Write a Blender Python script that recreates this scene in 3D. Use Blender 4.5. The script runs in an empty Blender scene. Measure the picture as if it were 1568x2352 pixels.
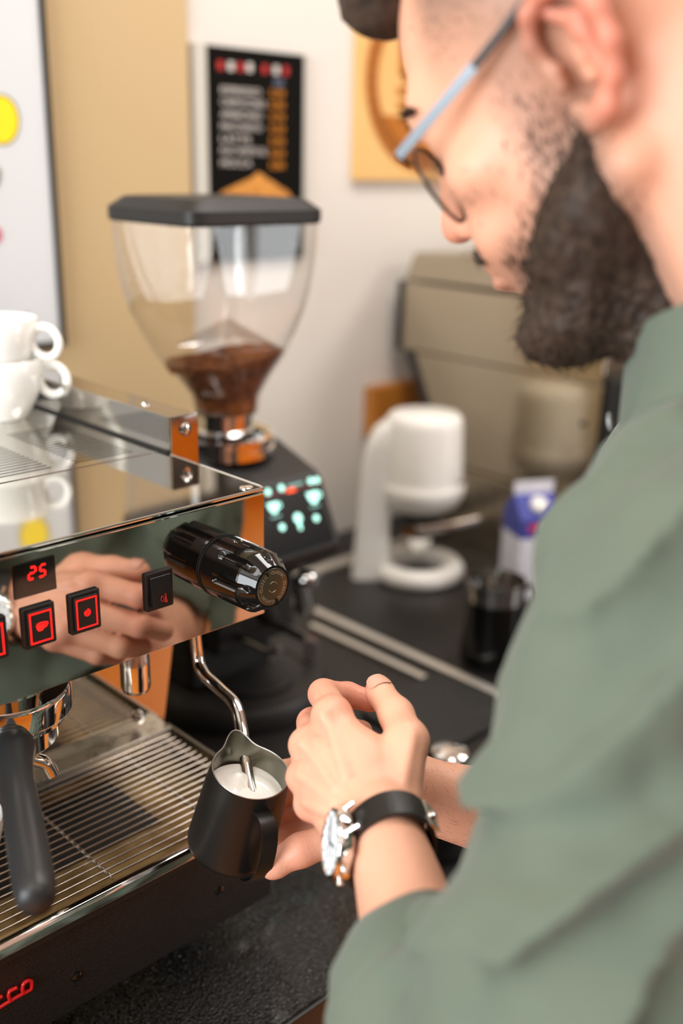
import bpy, bmesh, math, random
import numpy as np
from mathutils import Vector, Matrix, Euler

random.seed(7); np.random.seed(7)
SC = bpy.context.scene
COL = SC.collection
pi = math.pi

# ------------------------------------------------------------------ camera
# world axes follow the espresso machine: x along its front, y towards the back wall, z up
FPX = 2393.08
TH, RO, YW = 0.32392589, 0.02064592, 0.7715897
CF = np.array([math.sin(YW)*math.cos(TH), math.cos(YW)*math.cos(TH), -math.sin(TH)])
_r = np.array([math.cos(YW), -math.sin(YW), 0.0]); _u = np.cross(_r, CF)
CR = _r*math.cos(RO)+_u*math.sin(RO); CU = -_r*math.sin(RO)+_u*math.cos(RO)
CP = np.array([-0.520, -0.626, 0.253])
CP = -(CF+CR*(606-784)/FPX-CU*(1119-1176)/FPX)*0.85
def at(px, py, d=None, x=None, y=None, z=None):
    """3-D point on the sight line of a measured photo point, at depth d or on a plane of the room"""
    R = CF+CR*(px-784)/FPX-CU*(py-1176)/FPX
    if d is not None: return CP+R*d
    i, v = (0, x) if x is not None else (1, y) if y is not None else (2, z)
    return CP+R*((v-CP[i])/R[i])
cam = bpy.data.cameras.new('camera'); camo = bpy.data.objects.new('camera', cam); COL.objects.link(camo)
M3 = Matrix((tuple(CR), tuple(CU), tuple(-CF))).transposed()
camo.matrix_world = Matrix.Translation(Vector(CP)) @ M3.to_4x4()
cam.sensor_fit = 'HORIZONTAL'; cam.sensor_width = 24.0; cam.lens = FPX/1568*24.0
cam.clip_start = 0.02
cam.dof.use_dof = True; cam.dof.focus_distance = 0.79; cam.dof.aperture_fstop = 2.3
SC.camera = camo

# ------------------------------------------------------------------ light and exposure
w = bpy.data.worlds.new('world'); SC.world = w; w.use_nodes = True
bg = w.node_tree.nodes['Background']; bg.inputs[0].default_value = (0.80, 0.88, 1.0, 1); bg.inputs[1].default_value = 1.0
SC.view_settings.view_transform = 'Standard'; SC.view_settings.look = 'None'
SC.view_settings.gamma = 1.0; SC.view_settings.use_curve_mapping = False
SC.view_settings.exposure = -0.22
ZC, ZF, ZCEIL = -0.45, -1.35, 1.35          # worktop, floor and ceiling heights
def area(name, loc, rot, sx, sy, power, col):
    l = bpy.data.lights.new(name, 'AREA'); l.shape = 'RECTANGLE'; l.size = sx; l.size_y = sy; l.energy = power; l.color = col
    o = bpy.data.objects.new(name, l); COL.objects.link(o); o.location = loc; o.rotation_euler = rot; o.visible_camera = True
    return o
# daylight through the two-leaf glazed door behind the barista and the wide window left of the camera
area('daylight_pane', (2.65, -3.17, -0.05), (pi/2, 0, 0), 0.62, 1.7, 20, (0.93, 0.97, 1.0))
area('daylight_pane', (3.37, -3.17, -0.05), (pi/2, 0, 0), 0.62, 1.7, 20, (0.93, 0.97, 1.0))
area('daylight_window', (-2.42, -0.35, 0.45), (pi/2, 0, -pi/2), 1.8, 1.4, 112, (0.90, 0.96, 1.0))
# ceiling panels of the room; the last is a fill added to brighten the floor
for cx, cy, cw in ((-0.9, -0.2, 8), (0.6, 0.05, 20), (1.9, 0.0, 13), (-0.1, -1.2, 8), (2.0, -1.9, 55)):
    area('ceiling_panel_and_fill', (cx, cy, ZCEIL-0.03), (0, 0, 0), 0.6, 0.6, cw, (1.0, 0.975, 0.94))

# ------------------------------------------------------------------ helpers
def lin(c):
    return tuple(((v/255)/12.92 if v/255 <= 0.04045 else ((v/255+0.055)/1.055)**2.4) for v in c)
MATS = {}
def mat(name, col, rough=0.5, metal=0.0, spec=0.5, bump=None, var=None, trans=0.0, ior=1.45, emit=None, coat=0.0,
        sheen=0.0, brushed=None, sss=0.0, attr=None, rvar=None):
    if name in MATS: return MATS[name]
    m = bpy.data.materials.new(name); m.use_nodes = True; MATS[name] = m
    nt = m.node_tree; b = nt.nodes['Principled BSDF']; N = nt.nodes.new; L = nt.links.new
    c = lin(col) if max(col) > 1.001 else tuple(col)
    b.inputs['Base Color'].default_value = (*c, 1); b.inputs['Roughness'].default_value = rough
    b.inputs['Metallic'].default_value = metal; b.inputs['Specular IOR Level'].default_value = spec
    b.inputs['IOR'].default_value = ior; b.inputs['Transmission Weight'].default_value = trans
    b.inputs['Coat Weight'].default_value = coat; b.inputs['Sheen Weight'].default_value = sheen
    if sss:
        b.inputs['Subsurface Weight'].default_value = sss; b.inputs['Subsurface Radius'].default_value = (0.012, 0.004, 0.002)
        b.inputs['Subsurface Scale'].default_value = 1.0
    if emit:
        b.inputs['Emission Color'].default_value = (*lin(emit[0]), 1); b.inputs['Emission Strength'].default_value = emit[1]
    tc = N('ShaderNodeTexCoord')
    src = None
    if attr:
        a = N('ShaderNodeAttribute'); a.attribute_name = attr; src = a.outputs['Color']; L(src, b.inputs['Base Color'])
    if var:      # (scale, amount, second colour)
        n = N('ShaderNodeTexNoise'); n.inputs['Scale'].default_value = var[0]; n.inputs['Detail'].default_value = 5
        L(tc.outputs['Object'], n.inputs['Vector'])
        r = N('ShaderNodeValToRGB'); r.color_ramp.elements[0].position = 0.35; r.color_ramp.elements[1].position = 0.68
        L(n.outputs['Fac'], r.inputs['Fac'])
        mx = N('ShaderNodeMix'); mx.data_type = 'RGBA'
        mu = N('ShaderNodeMath'); mu.operation = 'MULTIPLY'; mu.inputs[1].default_value = var[1]
        L(r.outputs['Color'], mu.inputs[0]); L(mu.outputs[0], mx.inputs['Factor'])
        if src: L(src, mx.inputs[6])
        else: mx.inputs[6].default_value = (*c, 1)
        mx.inputs[7].default_value = (*lin(var[2]), 1)
        L(mx.outputs[2], b.inputs['Base Color'])
    if rvar:     # (scale, low, high)
        n = N('ShaderNodeTexNoise'); n.inputs['Scale'].default_value = rvar[0]; n.inputs['Detail'].default_value = 4
        L(tc.outputs['Object'], n.inputs['Vector'])
        mr = N('ShaderNodeMapRange'); mr.inputs[1].default_value = 0.35; mr.inputs[2].default_value = 0.65
        mr.inputs[3].default_value = rvar[1]; mr.inputs[4].default_value = rvar[2]
        L(n.outputs['Fac'], mr.inputs[0]); L(mr.outputs[0], b.inputs['Roughness'])
    if bump:     # (kind, scale, strength, distance)
        bn = N('ShaderNodeBump'); bn.inputs['Strength'].default_value = bump[2]; bn.inputs['Distance'].default_value = bump[3]
        if bump[0] == 'voronoi':
            n = N('ShaderNodeTexVoronoi'); n.feature = 'SMOOTH_F1'; n.inputs['Scale'].default_value = bump[1]; o = n.outputs['Distance']
        else:
            n = N('ShaderNodeTexNoise'); n.inputs['Scale'].default_value = bump[1]; n.inputs['Detail'].default_value = 6; o = n.outputs['Fac']
        mp = N('ShaderNodeMapping'); L(tc.outputs['Object'], mp.inputs['Vector'])
        if len(bump) > 4: mp.inputs['Scale'].default_value = bump[4]
        L(mp.outputs[0], n.inputs['Vector']); L(o, bn.inputs['Height']); L(bn.outputs[0], b.inputs['Normal'])
    return m

ORG = {}
def thing(name, label, cat, loc, group=None, kind=None):
    o = bpy.data.objects.new(name, None); COL.objects.link(o); o.empty_display_size = 0.02
    o.location = Vector(loc); o['label'] = label; o['category'] = cat
    if group: o['group'] = group
    if kind: o['kind'] = kind
    ORG[o.name] = Vector(loc); return o
def tag(o, label=None, cat=None, group=None, kind=None):
    for k, v in (('label', label), ('category', cat), ('group', group), ('kind', kind)):
        if v: o[k] = v
    return o

class MB:
    """collects shapes into one mesh"""
    def __init__(s): s.v = []; s.f = []
    def add(s, vs, fs, mx=None):
        o = len(s.v)
        s.v += [tuple(mx @ Vector(p)) if mx is not None else tuple(p) for p in vs]
        s.f += [tuple(i+o for i in f) for f in fs]; return s
    def bm(s, b, mx=None):
        b.verts.index_update(); s.add([v.co.copy() for v in b.verts], [[v.index for v in f.verts] for f in b.faces], mx); b.free(); return s
    def box(s, lo, hi, bev=0.0, seg=2, mx=None):
        b = bmesh.new(); bmesh.ops.create_cube(b, size=1)
        for v in b.verts: v.co = Vector([lo[i]+(v.co[i]+.5)*(hi[i]-lo[i]) for i in range(3)])
        if bev: bmesh.ops.bevel(b, geom=list(b.edges), offset=bev, segments=seg, affect='EDGES', profile=0.5)
        return s.bm(b, mx)
    def prism(s, poly, axis, lo, hi, bev=0.0, mx=None, seg=2):
        """polygon (2-D) swept along an axis"""
        b = bmesh.new()
        def P(p, t): return Vector((t, p[0], p[1])) if axis == 'x' else Vector((p[0], t, p[1])) if axis == 'y' else Vector((p[0], p[1], t))
        vs = [b.verts.new(P(p, lo)) for p in poly]; f = b.faces.new(vs)
        e = bmesh.ops.extrude_face_region(b, geom=[f]); nv = [g for g in e['geom'] if isinstance(g, bmesh.types.BMVert)]
        bmesh.ops.translate(b, verts=nv, vec=P((0, 0), hi-lo)-P((0, 0), 0) if False else (P(poly[0], hi)-P(poly[0], lo)))
        bmesh.ops.recalc_face_normals(b, faces=list(b.faces))
        if bev: bmesh.ops.bevel(b, geom=list(b.edges), offset=bev, segments=seg, affect='EDGES', profile=0.5)
        return s.bm(b, mx)
    def lathe(s, prof, n=48, mx=None, c=(0, 0), caps=True):
        """(radius, z) profile about the z axis"""
        vs = []; fs = []
        for r, z in prof:
            for k in range(n):
                a = 2*pi*k/n; vs.append((c[0]+r*math.cos(a), c[1]+r*math.sin(a), z))
        for i in range(len(prof)-1):
            for k in range(n):
                k2 = (k+1) % n; fs.append((i*n+k, i*n+k2, (i+1)*n+k2, (i+1)*n+k))
        if caps:
            if prof[0][0] > 1e-6: fs.append(tuple(range(n))[::-1])
            if prof[-1][0] > 1e-6: fs.append(tuple((len(prof)-1)*n+k for k in range(n)))
        return s.add(vs, fs, mx)
    def tube(s, pts, rad, n=12, closed=False, flat=None, caps=True):
        """round (or flat: (w,h,up)) bar along points"""
        P = [Vector(p) for p in pts]; m = len(P); R = rad if hasattr(rad, '__len__') else [rad]*m
        T = [((P[(i+1) % m]-P[i-1]) if closed else (P[min(i+1, m-1)]-P[max(i-1, 0)])).normalized() for i in range(m)]
        up = Vector(flat[2]) if flat else (Vector((0, 0, 1)) if abs(T[0].z) < .9 else Vector((1, 0, 0)))
        U = (up-T[0]*up.dot(T[0])).normalized(); vs = []; fs = []
        for i in range(m):
            U = ((up if flat else U)-T[i]*(up if flat else U).dot(T[i])).normalized(); V = T[i].cross(U)
            if flat:
                for a, c2 in ((-1, -1), (1, -1), (1, 1), (-1, 1)): vs.append(P[i]+V*a*flat[0]/2+U*c2*flat[1]/2)
            else:
                for k in range(n):
                    a = 2*pi*k/n; vs.append(P[i]+(U*math.cos(a)+V*math.sin(a))*R[i])
        q = 4 if flat else n
        for i in range(m if closed else m-1):
            j = (i+1) % m
            for k in range(q): fs.append((i*q+k, i*q+(k+1) % q, j*q+(k+1) % q, j*q+k))
        if caps and not closed: fs += [tuple(range(q))[::-1], tuple((m-1)*q+k for k in range(q))]
        return s.add(vs, fs)
    def loft(s, rings, caps=True):
        n = len(rings[0]); o = []; fs = []
        for r in rings: o += [tuple(p) for p in r]
        for i in range(len(rings)-1):
            for k in range(n): fs.append((i*n+k, i*n+(k+1) % n, (i+1)*n+(k+1) % n, (i+1)*n+k))
        if caps: fs += [tuple(range(n))[::-1], tuple((len(rings)-1)*n+k for k in range(n))]
        return s.add(o, fs)
    def build(s, name, m, parent=None, smooth=35, label=None, cat=None, group=None, kind=None):
        me = bpy.data.meshes.new(name); me.from_pydata(s.v, [], s.f); me.update()
        return link(name, me, m, parent, smooth, label, cat, group, kind)
def link(name, me, m, parent=None, smooth=35, label=None, cat=None, group=None, kind=None, fix=True):
    if fix:
        b = bmesh.new(); b.from_mesh(me); bmesh.ops.recalc_face_normals(b, faces=list(b.faces)); b.to_mesh(me); b.free()
    if smooth:
        me.shade_smooth(); me.set_sharp_from_angle(angle=math.radians(smooth))
    if m: me.materials.append(m)
    o = bpy.data.objects.new(name, me); COL.objects.link(o)
    if 0 < smooth < 45:
        wn_ = o.modifiers.new('weighted', 'WEIGHTED_NORMAL'); wn_.keep_sharp = True; wn_.weight = 100
    if parent is not None:
        org = ORG[parent.name]; o.parent = parent
    else:
        c = [v.co for v in me.vertices]
        org = Vector(((min(p.x for p in c)+max(p.x for p in c))/2, (min(p.y for p in c)+max(p.y for p in c))/2, min(p.z for p in c)))
        o.location = org
    me.transform(Matrix.Translation(-org)); ORG[o.name] = org
    return tag(o, label, cat, group, kind)
def frame(o, xa, ya, za=None):
    """matrix with columns xa, ya, za at origin o"""
    xa = Vector(xa).normalized(); ya = Vector(ya); ya = (ya-xa*ya.dot(xa)).normalized(); za = xa.cross(ya)
    m = Matrix((xa, ya, za)).transposed().to_4x4(); m.translation = Vector(o); return m
def zaxis(o, d, xh=(1, 0, 0)):
    """matrix whose z axis runs along d"""
    d = Vector(d).normalized(); x = Vector(xh); x = x-d*x.dot(d)
    if x.length < 1e-4: x = Vector((0, 1, 0))-d*d.y
    x.normalize(); y = d.cross(x); m = Matrix((x, y, d)).transposed().to_4x4(); m.translation = Vector(o); return m
def text_mb(txt, size, mx, depth=0.0004, mb=None, space=1.0):
    cu = bpy.data.curves.new('t', 'FONT'); cu.body = txt; cu.size = size; cu.align_x = 'CENTER'; cu.align_y = 'CENTER'
    cu.extrude = depth; cu.resolution_u = 3; cu.space_character = space
    o = bpy.data.objects.new('t', cu); COL.objects.link(o)
    me = o.to_mesh(); mb = mb or MB()
    mb.add([v.co.copy() for v in me.vertices], [tuple(p.vertices) for p in me.polygons], mx)
    o.to_mesh_clear(); bpy.data.objects.remove(o); bpy.data.curves.remove(cu); return mb
def copytree(o, delta, label=None, rz=0.0):
    c = o.copy(); COL.objects.link(c); c.location = o.location+Vector(delta); c.rotation_euler.z += rz
    if label: c['label'] = label
    for ch in list(o.children):
        k = ch.copy(); COL.objects.link(k); k.parent = c
        for g in list(ch.children):
            g2 = g.copy(); COL.objects.link(g2); g2.parent = k
    return c
def rrect(hx, hy, r, n=6):
    o = []
    for cx, cy, a0 in ((hx-r, hy-r, 0), (-hx+r, hy-r, 90), (-hx+r, -hy+r, 180), (hx-r, -hy+r, 270)):
        for k in range(n+1):
            a = math.radians(a0+90*k/n); o.append((cx+r*math.cos(a), cy+r*math.sin(a)))
    return o

def thin_clear(name, tint, ior):
    """thin clear plastic or glass: light passes straight through, the surface mirrors at grazing angles"""
    m = bpy.data.materials.new(name); m.use_nodes = True; nt = m.node_tree; nt.nodes.clear(); N = nt.nodes.new; L = nt.links.new
    o = N('ShaderNodeOutputMaterial'); mx = N('ShaderNodeMixShader'); t = N('ShaderNodeBsdfTransparent'); g = N('ShaderNodeBsdfGlossy'); f = N('ShaderNodeLayerWeight'); pw = N('ShaderNodeMath'); pw.operation = 'POWER'; pw.inputs[1].default_value = 4.0; ma = N('ShaderNodeMath'); ma.operation = 'MULTIPLY_ADD'; ma.inputs[1].default_value = 0.8; ma.inputs[2].default_value = ((ior-1)/(ior+1))**2
    t.inputs[0].default_value = (*tint, 1); g.inputs['Roughness'].default_value = 0.02; f.inputs[0].default_value = 0.5
    L(f.outputs['Facing'], pw.inputs[0]); L(pw.outputs[0], ma.inputs[0]); L(ma.outputs[0], mx.inputs[0]); L(t.outputs[0], mx.inputs[1]); L(g.outputs[0], mx.inputs[2]); L(mx.outputs[0], o.inputs[0]); return m
# ------------------------------------------------------------------ materials
STEEL = mat('polished_steel', (0.52, 0.50, 0.47), 0.035, 1.0)
STEELT = mat('polished_top_steel', (0.56, 0.54, 0.50), 0.06, 1.0)
BRUSH = mat('brushed_steel', (0.55, 0.52, 0.46), 0.30, 1.0, rvar=(40, 0.24, 0.36))
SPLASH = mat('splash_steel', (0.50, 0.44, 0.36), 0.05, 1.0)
CHROME = mat('chrome', (0.80, 0.79, 0.77), 0.07, 1.0)
TRAYSTEEL = mat('tray_steel', (0.40, 0.27, 0.11), 0.4, 0.6, var=(26, 0.75, (84, 48, 14)), rvar=(30, 0.32, 0.55))
WIRE = mat('wire_steel', (0.60, 0.53, 0.46), 0.25, 1.0)
BLKP = mat('black_plastic', (16, 15, 14), 0.32, bump=('noise', 900, 0.15, 0.0004))
BLKG = mat('black_gloss', (10, 9, 8), 0.10, coat=0.3)
BLKM = mat('black_matte', (26, 25, 24), 0.55, bump=('noise', 600, 0.2, 0.0004))
RUBBER = mat('handle_rubber', (38, 38, 38), 0.42)
LEATHER = mat('black_leatherette', (17, 16, 15), 0.36, bump=('voronoi', 480, 1.0, 0.003), rvar=(9, 0.2, 0.34), coat=0.25)
PANELL = mat('grained_panel', (30, 27, 24), 0.45, bump=('voronoi', 900, 0.9, 0.0010))
WHITEP = mat('white_plastic', (228, 226, 220), 0.32)
CERAM = mat('white_porcelain', (240, 238, 232), 0.08, coat=0.4)
REDL = mat('red_light', (200, 10, 10), 0.5, emit=((255, 24, 20), 2.6))
# ------------------------------------------------------------------ the room
YB = 0.80
XB = at(425, 200, y=YB)[0]
def struct(name, mb, m, parent=None, smooth=0):
    return mb.build(name, m, parent, smooth, kind='structure')
WALLW = mat('white_wall_paint', (212, 205, 196), 0.7, bump=('noise', 220, 0.08, 0.0008))
WALLB = mat('beige_wall_paint', (188, 162, 120), 0.7, bump=('noise', 220, 0.08, 0.0008))
WALLG = mat('grey_wall_paint', (104, 98, 92), 0.7)
FLOOR = mat('orange_oak_floor', (214, 128, 44), 0.42, var=(3.0, 0.6, (186, 96, 26)), bump=('noise', 30, 0.1, 0.001, (1, 12, 1)))
struct('floor', MB().box((-2.5, -3.2, ZF-0.05), (4.2, 0.9, ZF)), FLOOR)
struct('ceiling', MB().box((-2.5, -3.2, ZCEIL), (4.2, 0.9, ZCEIL+0.05)), mat('ceiling_paint', (225, 222, 215), 0.8))
struct('wall_back', MB().box((XB-0.05, YB, ZF), (4.2, YB+0.1, ZCEIL)), WALLW)
struct('wall_rear', MB().box((-2.5, YB-0.012, ZF), (XB, YB+0.1, ZCEIL), 0.003), WALLB)
struct('wall_left', MB().box((-2.6, -3.2, ZF), (-2.5, 0.9, ZCEIL)), WALLG)
struct('wall_right', MB().box((4.2, -3.2, ZF), (4.3, 0.9, ZCEIL)), WALLG)
struct('trim_1', MB().box((-2.5, -3.2, ZF), (4.2, -3.175, -0.95)), mat('orange_wood_cladding', (224, 128, 30), 0.4, var=(5, 0.5, (200, 104, 20))))
struct('wall_front', MB().box((-2.6, -3.3, ZF), (4.3, -3.2, ZCEIL)), WALLG)
WHF = mat('window_frame_white', (215, 215, 212), 0.4)
for i, (x0, x1, z0, z1) in enumerate(((2.32, 2.98, -0.92, 0.82), (3.04, 3.70, -0.92, 0.82))):
    f = MB()
    for a, b_ in (((x0, z0), (x0+.03, z1)), ((x1-.03, z0), (x1, z1)), ((x0, z0), (x1, z0+.03)), ((x0, z1-.03), (x1, z1))):
        f.box((a[0], -3.2, a[1]), (b_[0], -3.15, b_[1]))
    struct('window_%d' % (i+1), f, WHF)
f = MB()
for a, b_ in (((-1.30, -0.30), (-1.25, 1.20)), ((0.55, -0.30), (0.60, 1.20)), ((-1.30, -0.30), (0.60, -0.25)), ((-1.30, 1.15), (0.60, 1.20))):
    f.box((-2.5, a[0], a[1]), (-2.44, b_[0], b_[1]))
struct('window_3', f, WHF)

# ------------------------------------------------------------------ worktop
CTOP = mat('black_worktop', (21, 19, 18), 0.38, bump=('noise', 260, 0.15, 0.0006), rvar=(7, 0.28, 0.5))
ct = MB().box((-1.4, -0.094, ZC-0.04), (1.6, YB-0.014, ZC), 0.002).build('countertop', CTOP, None, 30, 'long black worktop under the coffee machines', 'countertop')
cb = thing('base_cabinet', 'dark brown wooden cabinet below the front edge of the worktop', 'cabinet', (0.1, 0.3, ZF))
CABM = mat('brown_cabinet_wood', (92, 66, 40), 0.45, var=(14, 0.6, (66, 44, 26)))
MB().box((-1.36, -0.05, ZF+0.002), (1.56, YB-0.03, ZC-0.041)).build('body', CABM, cb, 0)
for i in range(4):
    d = MB().box((-1.34+i*0.725, -0.07, ZF+0.1), (-0.635+i*0.725, -0.051, ZC-0.05), 0.003).build('door', CABM, cb, 30)
mat_ = MB().box((-0.95, -0.09, ZC), (0.10, 0.10, ZC+0.0025), 0.001).build('leather_mat', LEATHER, None, 30, 'black grained leatherette mat in front of the espresso machine', 'mat')

# ------------------------------------------------------------------ espresso machine
XL = -0.70
em = thing('espresso_machine', 'mirror-polished steel espresso machine with red-lit buttons and black steam knob', 'espresso machine', (-0.35, 0.22, ZC))
MB().box((XL, 0.004, -0.108), (-0.001, 0.50, -0.004), 0.001).build('upper_body', BLKM, em)
MB().box((XL, 0.185, -0.40), (-0.004, 0.50, -0.109), 0.001).build('lower_body', BLKM, em)
MB().prism([(0.0, -0.112), (0.0, -0.004), (0.0035, -0.004), (0.0035, -0.1095), (0.03, -0.1095), (0.03, -0.112)], 'x', XL, 0, 0.0006).build('front_panel', STEEL, em)
tp = MB().box((XL, -0.0015, -0.0022), (0.0, 0.1455, 0.0), 0.0008).build('top_panel', STEELT, em)
MB().tube([(XL, -0.001, -0.0005), (-0.004, -0.001, -0.0005), (-0.0012, 0.0006, -0.0005), (-0.0002, 0.004, -0.0005), (-0.0002, 0.130, -0.0005)], 0.0013, 8).build('edge_trim', CHROME, tp)
MB().tube([(XL, -0.0008, -0.0045), (-0.002, -0.0008, -0.0045)], 0.0012, 8).build('edge_trim', CHROME, tp)
MB().lathe([(0.0055, 0), (0.0055, 0.0008), (0.0035, 0.0018), (0.0, 0.002)], 24, Matrix.Translation((-0.012, 0.008, 0.0))).build('screw', CHROME, tp)
# cup tray with slots
ctm = MB(); Y0, Y1 = 0.1465, 0.40
cols = [(-0.30, -0.222), (-0.205, -0.102), (-0.079, -0.021)]
sy = [0.1615+0.0078*i for i in range(17)]; sw = 0.0027
def strip(x0, x1, y0, y1): ctm.box((x0, y0, -0.0016), (x1, y1, 0.0))
prev = Y0
for y in sy:
    strip(XL, -0.0, prev, y-sw/2)
    xs = XL
    off = 0.0
    for a, b_ in cols:
        strip(xs, a, y-sw/2, y+sw/2); xs = b_
    strip(xs, -0.0, y-sw/2, y+sw/2); prev = y+sw/2
strip(XL, -0.0, prev, Y1)
ct_ = ctm.build('cup_tray', STEELT, em, 0)
MB().box((XL, 0.1455, -0.0035), (0, 0.1468, 0.0006)).build('seam', CHROME, ct_, 0)
# guard rail on the right end, its end bracket and screws
rl = MB().prism([(0.0, 0.002), (0.0, 0.034), (0.030, 0.034), (0.030, 0.031), (0.003, 0.031), (0.003, 0.002)], 'y', 0.132, 0.50, 0.0006).build('guard_rail', STEEL, em)
MB().box((-0.0018, 0.1335, 0.0002), (0.001, 0.50, 0.0022)).build('rail_gap_shade', BLKM, rl, 0)  # thin black strip stands in for the shaded gap at the rail foot
MB().lathe([(0.004, 0), (0.0035, 0.0015), (0, 0.002)], 20, Matrix.Translation((0.014, 0.19, 0.034))).build('screw', CHROME, rl)
bk = MB().box((0.0003, 0.1295, -0.10), (0.030, 0.1312, 0.0345), 0.0006).build('rail_bracket', STEEL, em)
MB().lathe([(0.0062, 0), (0.0060, 0.0016), (0.004, 0.0032), (0, 0.0038)], 28, zaxis((0.0155, 0.1294, 0.021), (0, -1, 0))).build('screw', CHROME, bk)
# splash panel (leans forward at the top) and ledge
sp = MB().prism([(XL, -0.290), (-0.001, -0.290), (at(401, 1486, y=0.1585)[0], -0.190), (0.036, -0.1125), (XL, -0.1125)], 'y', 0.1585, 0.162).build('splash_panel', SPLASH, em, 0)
MB().box((XL, 0.139, -0.2935), (-0.004, 0.160, -0.280), 0.0015).build('ledge', BRUSH, sp)
MB().lathe([(0.006, 0), (0.006, 0.003), (0.003, 0.005), (0, 0.0053)], 24, zaxis((-0.029, 0.1583, -0.268), (0, -1, 0))).build('screw', CHROME, sp)
# drip tray
dt = MB()
dt.box((XL, -0.0120, -0.318), (-0.004, 0.160, -0.314))
dt.box((XL, -0.0130, -0.316), (-0.004, -0.0105, -0.290)); dt.box((XL, 0.158, -0.316), (-0.004, 0.161, -0.292))
dtp = dt.build('drip_tray', TRAYSTEEL, em, 0)
MB().box((-0.23, 0.055, -0.3142), (-0.075, 0.145, -0.3136)).build('drain_shade_plate', BLKM, dtp, 0)  # flat black plate imitates the shade inside the drain hole
MB().box((-0.0042, -0.028, -0.318), (-0.0002, 0.150, -0.281), 0.0012).build('side_rim', mat('dark_steel', (0.30, 0.28, 0.25), 0.25, 1.0), dtp)
lipp = [(-0.0215, -0.283), (-0.024, -0.2805), (-0.029, -0.2805), (-0.0318, -0.283), (-0.0318, -0.2905), (-0.0300, -0.2915), (-0.0285, -0.2905), (-0.0280, -0.287), (-0.0240, -0.2845)]
MB().prism(lipp, 'x', XL, -0.0005, 0.0006).build('front_lip', CHROME, dtp)
MB().box((XL, -0.0275, -0.3000), (-0.0005, -0.0215, -0.2885), 0.001).build('lip_shade_strip', BLKM, dtp)  # matte black strip put in for the shade and dark reflection below the lip
# base panel and feet
bp = MB().prism([(-0.020, -0.300), (-0.006, -0.397), (0.012, -0.397), (0.0, -0.300)], 'x', XL, 0.0, 0.0015).build('base_panel', PANELL, em)
MB().box((XL, 0.012, -0.397), (-0.002, 0.185, -0.319)).build('base_body', BLKM, em, 0)
def onbase(px, py, off=0.0016):
    y = -0.012
    for _ in range(5): y = -0.020+(-0.300-at(px, py, y=y)[2])*(0.014/0.097)
    return at(px, py, y=y-off)
for p in ((505, 2045), (176, 2243)):
    q = onbase(*p, 0.0002); MB().lathe([(0.0048, 0), (0.0048, 0.001), (0.003, 0.002), (0, 0.0022)], 20, zaxis(q, (0, -1, -0.12))).build('screw', BLKG, bp)
for x in (-0.06, -0.64):
    for y in (0.06, 0.44):
        MB().lathe([(0.022, ZC+0.0026), (0.022, ZC+0.01), (0.016, ZC+0.014), (0.016, -0.397)], 24, Matrix.Translation((x, y, 0))).build('foot', BLKM, em)
# red tube lettering on the base panel (only its end is in the picture)
RED = mat('red_enamel', (214, 26, 28), 0.25, coat=0.3)
def rpath(pts):
    return [tuple(onbase(*p)) for p in pts]
lg = MB()
lg.tube(rpath([(-95, 2352), (-40, 2338), (-12, 2320), (14, 2304), (34, 2292), (52, 2282), (66, 2275), (72, 2271), (73, 2262), (72, 2253), (66, 2251), (57, 2256), (52, 2262), (51, 2272), (53, 2281)]), 0.0016, 8)
lg.tube(rpath([(24, 2299), (20, 2290), (19, 2283), (22, 2276), (38, 2268)]), 0.0016, 8)
lg.tube(rpath([(-12, 2320), (-16, 2311), (-16, 2304), (-12, 2296), (4, 2288)]), 0.0016, 8)
lg.build('lettering', RED, bp, 60)
# display with red digits
ds = MB().box((-0.2225, -0.0012, -0.0365), (-0.1905, 0.001, -0.0112), 0.0004).build('display', BLKG, em)
seg = MB()
def digit(cx, cz, on):
    w2, h2, t = 0.0022, 0.0042, 0.00075
    S = {'a': (0, 2*h2, 1), 'g': (0, 0, 1), 'd': (0, -2*h2, 1), 'f': (-w2, h2, 0), 'b': (w2, h2, 0), 'e': (-w2, -h2, 0), 'c': (w2, -h2, 0)}
    for k in on:
        x, z, hor = S[k]; x += 0.12*z
        if hor: seg.box((cx+x-w2*.75, -0.0017, cz+z/2-t), (cx+x+w2*.75, -0.0012, cz+z/2+t), 0.0002)
        else:
            x0 = cx+x; z0 = cz+z/2
            seg.add([(x0-t-.12*h2*.4, -0.0017, z0-h2*.42), (x0+t-.12*h2*.4, -0.0017, z0-h2*.42), (x0+t+.12*h2*.4, -0.0017, z0+h2*.42), (x0-t+.12*h2*.4, -0.0017, z0+h2*.42)], [(0, 1, 2, 3)])
d1 = at(71, 1315, y=0); d2 = at(95, 1309, y=0)
digit(d1[0], d1[2], 'abged'); digit(d2[0], d2[2], 'afgcd')
seg.build('digits', REDL, ds, 0)
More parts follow.
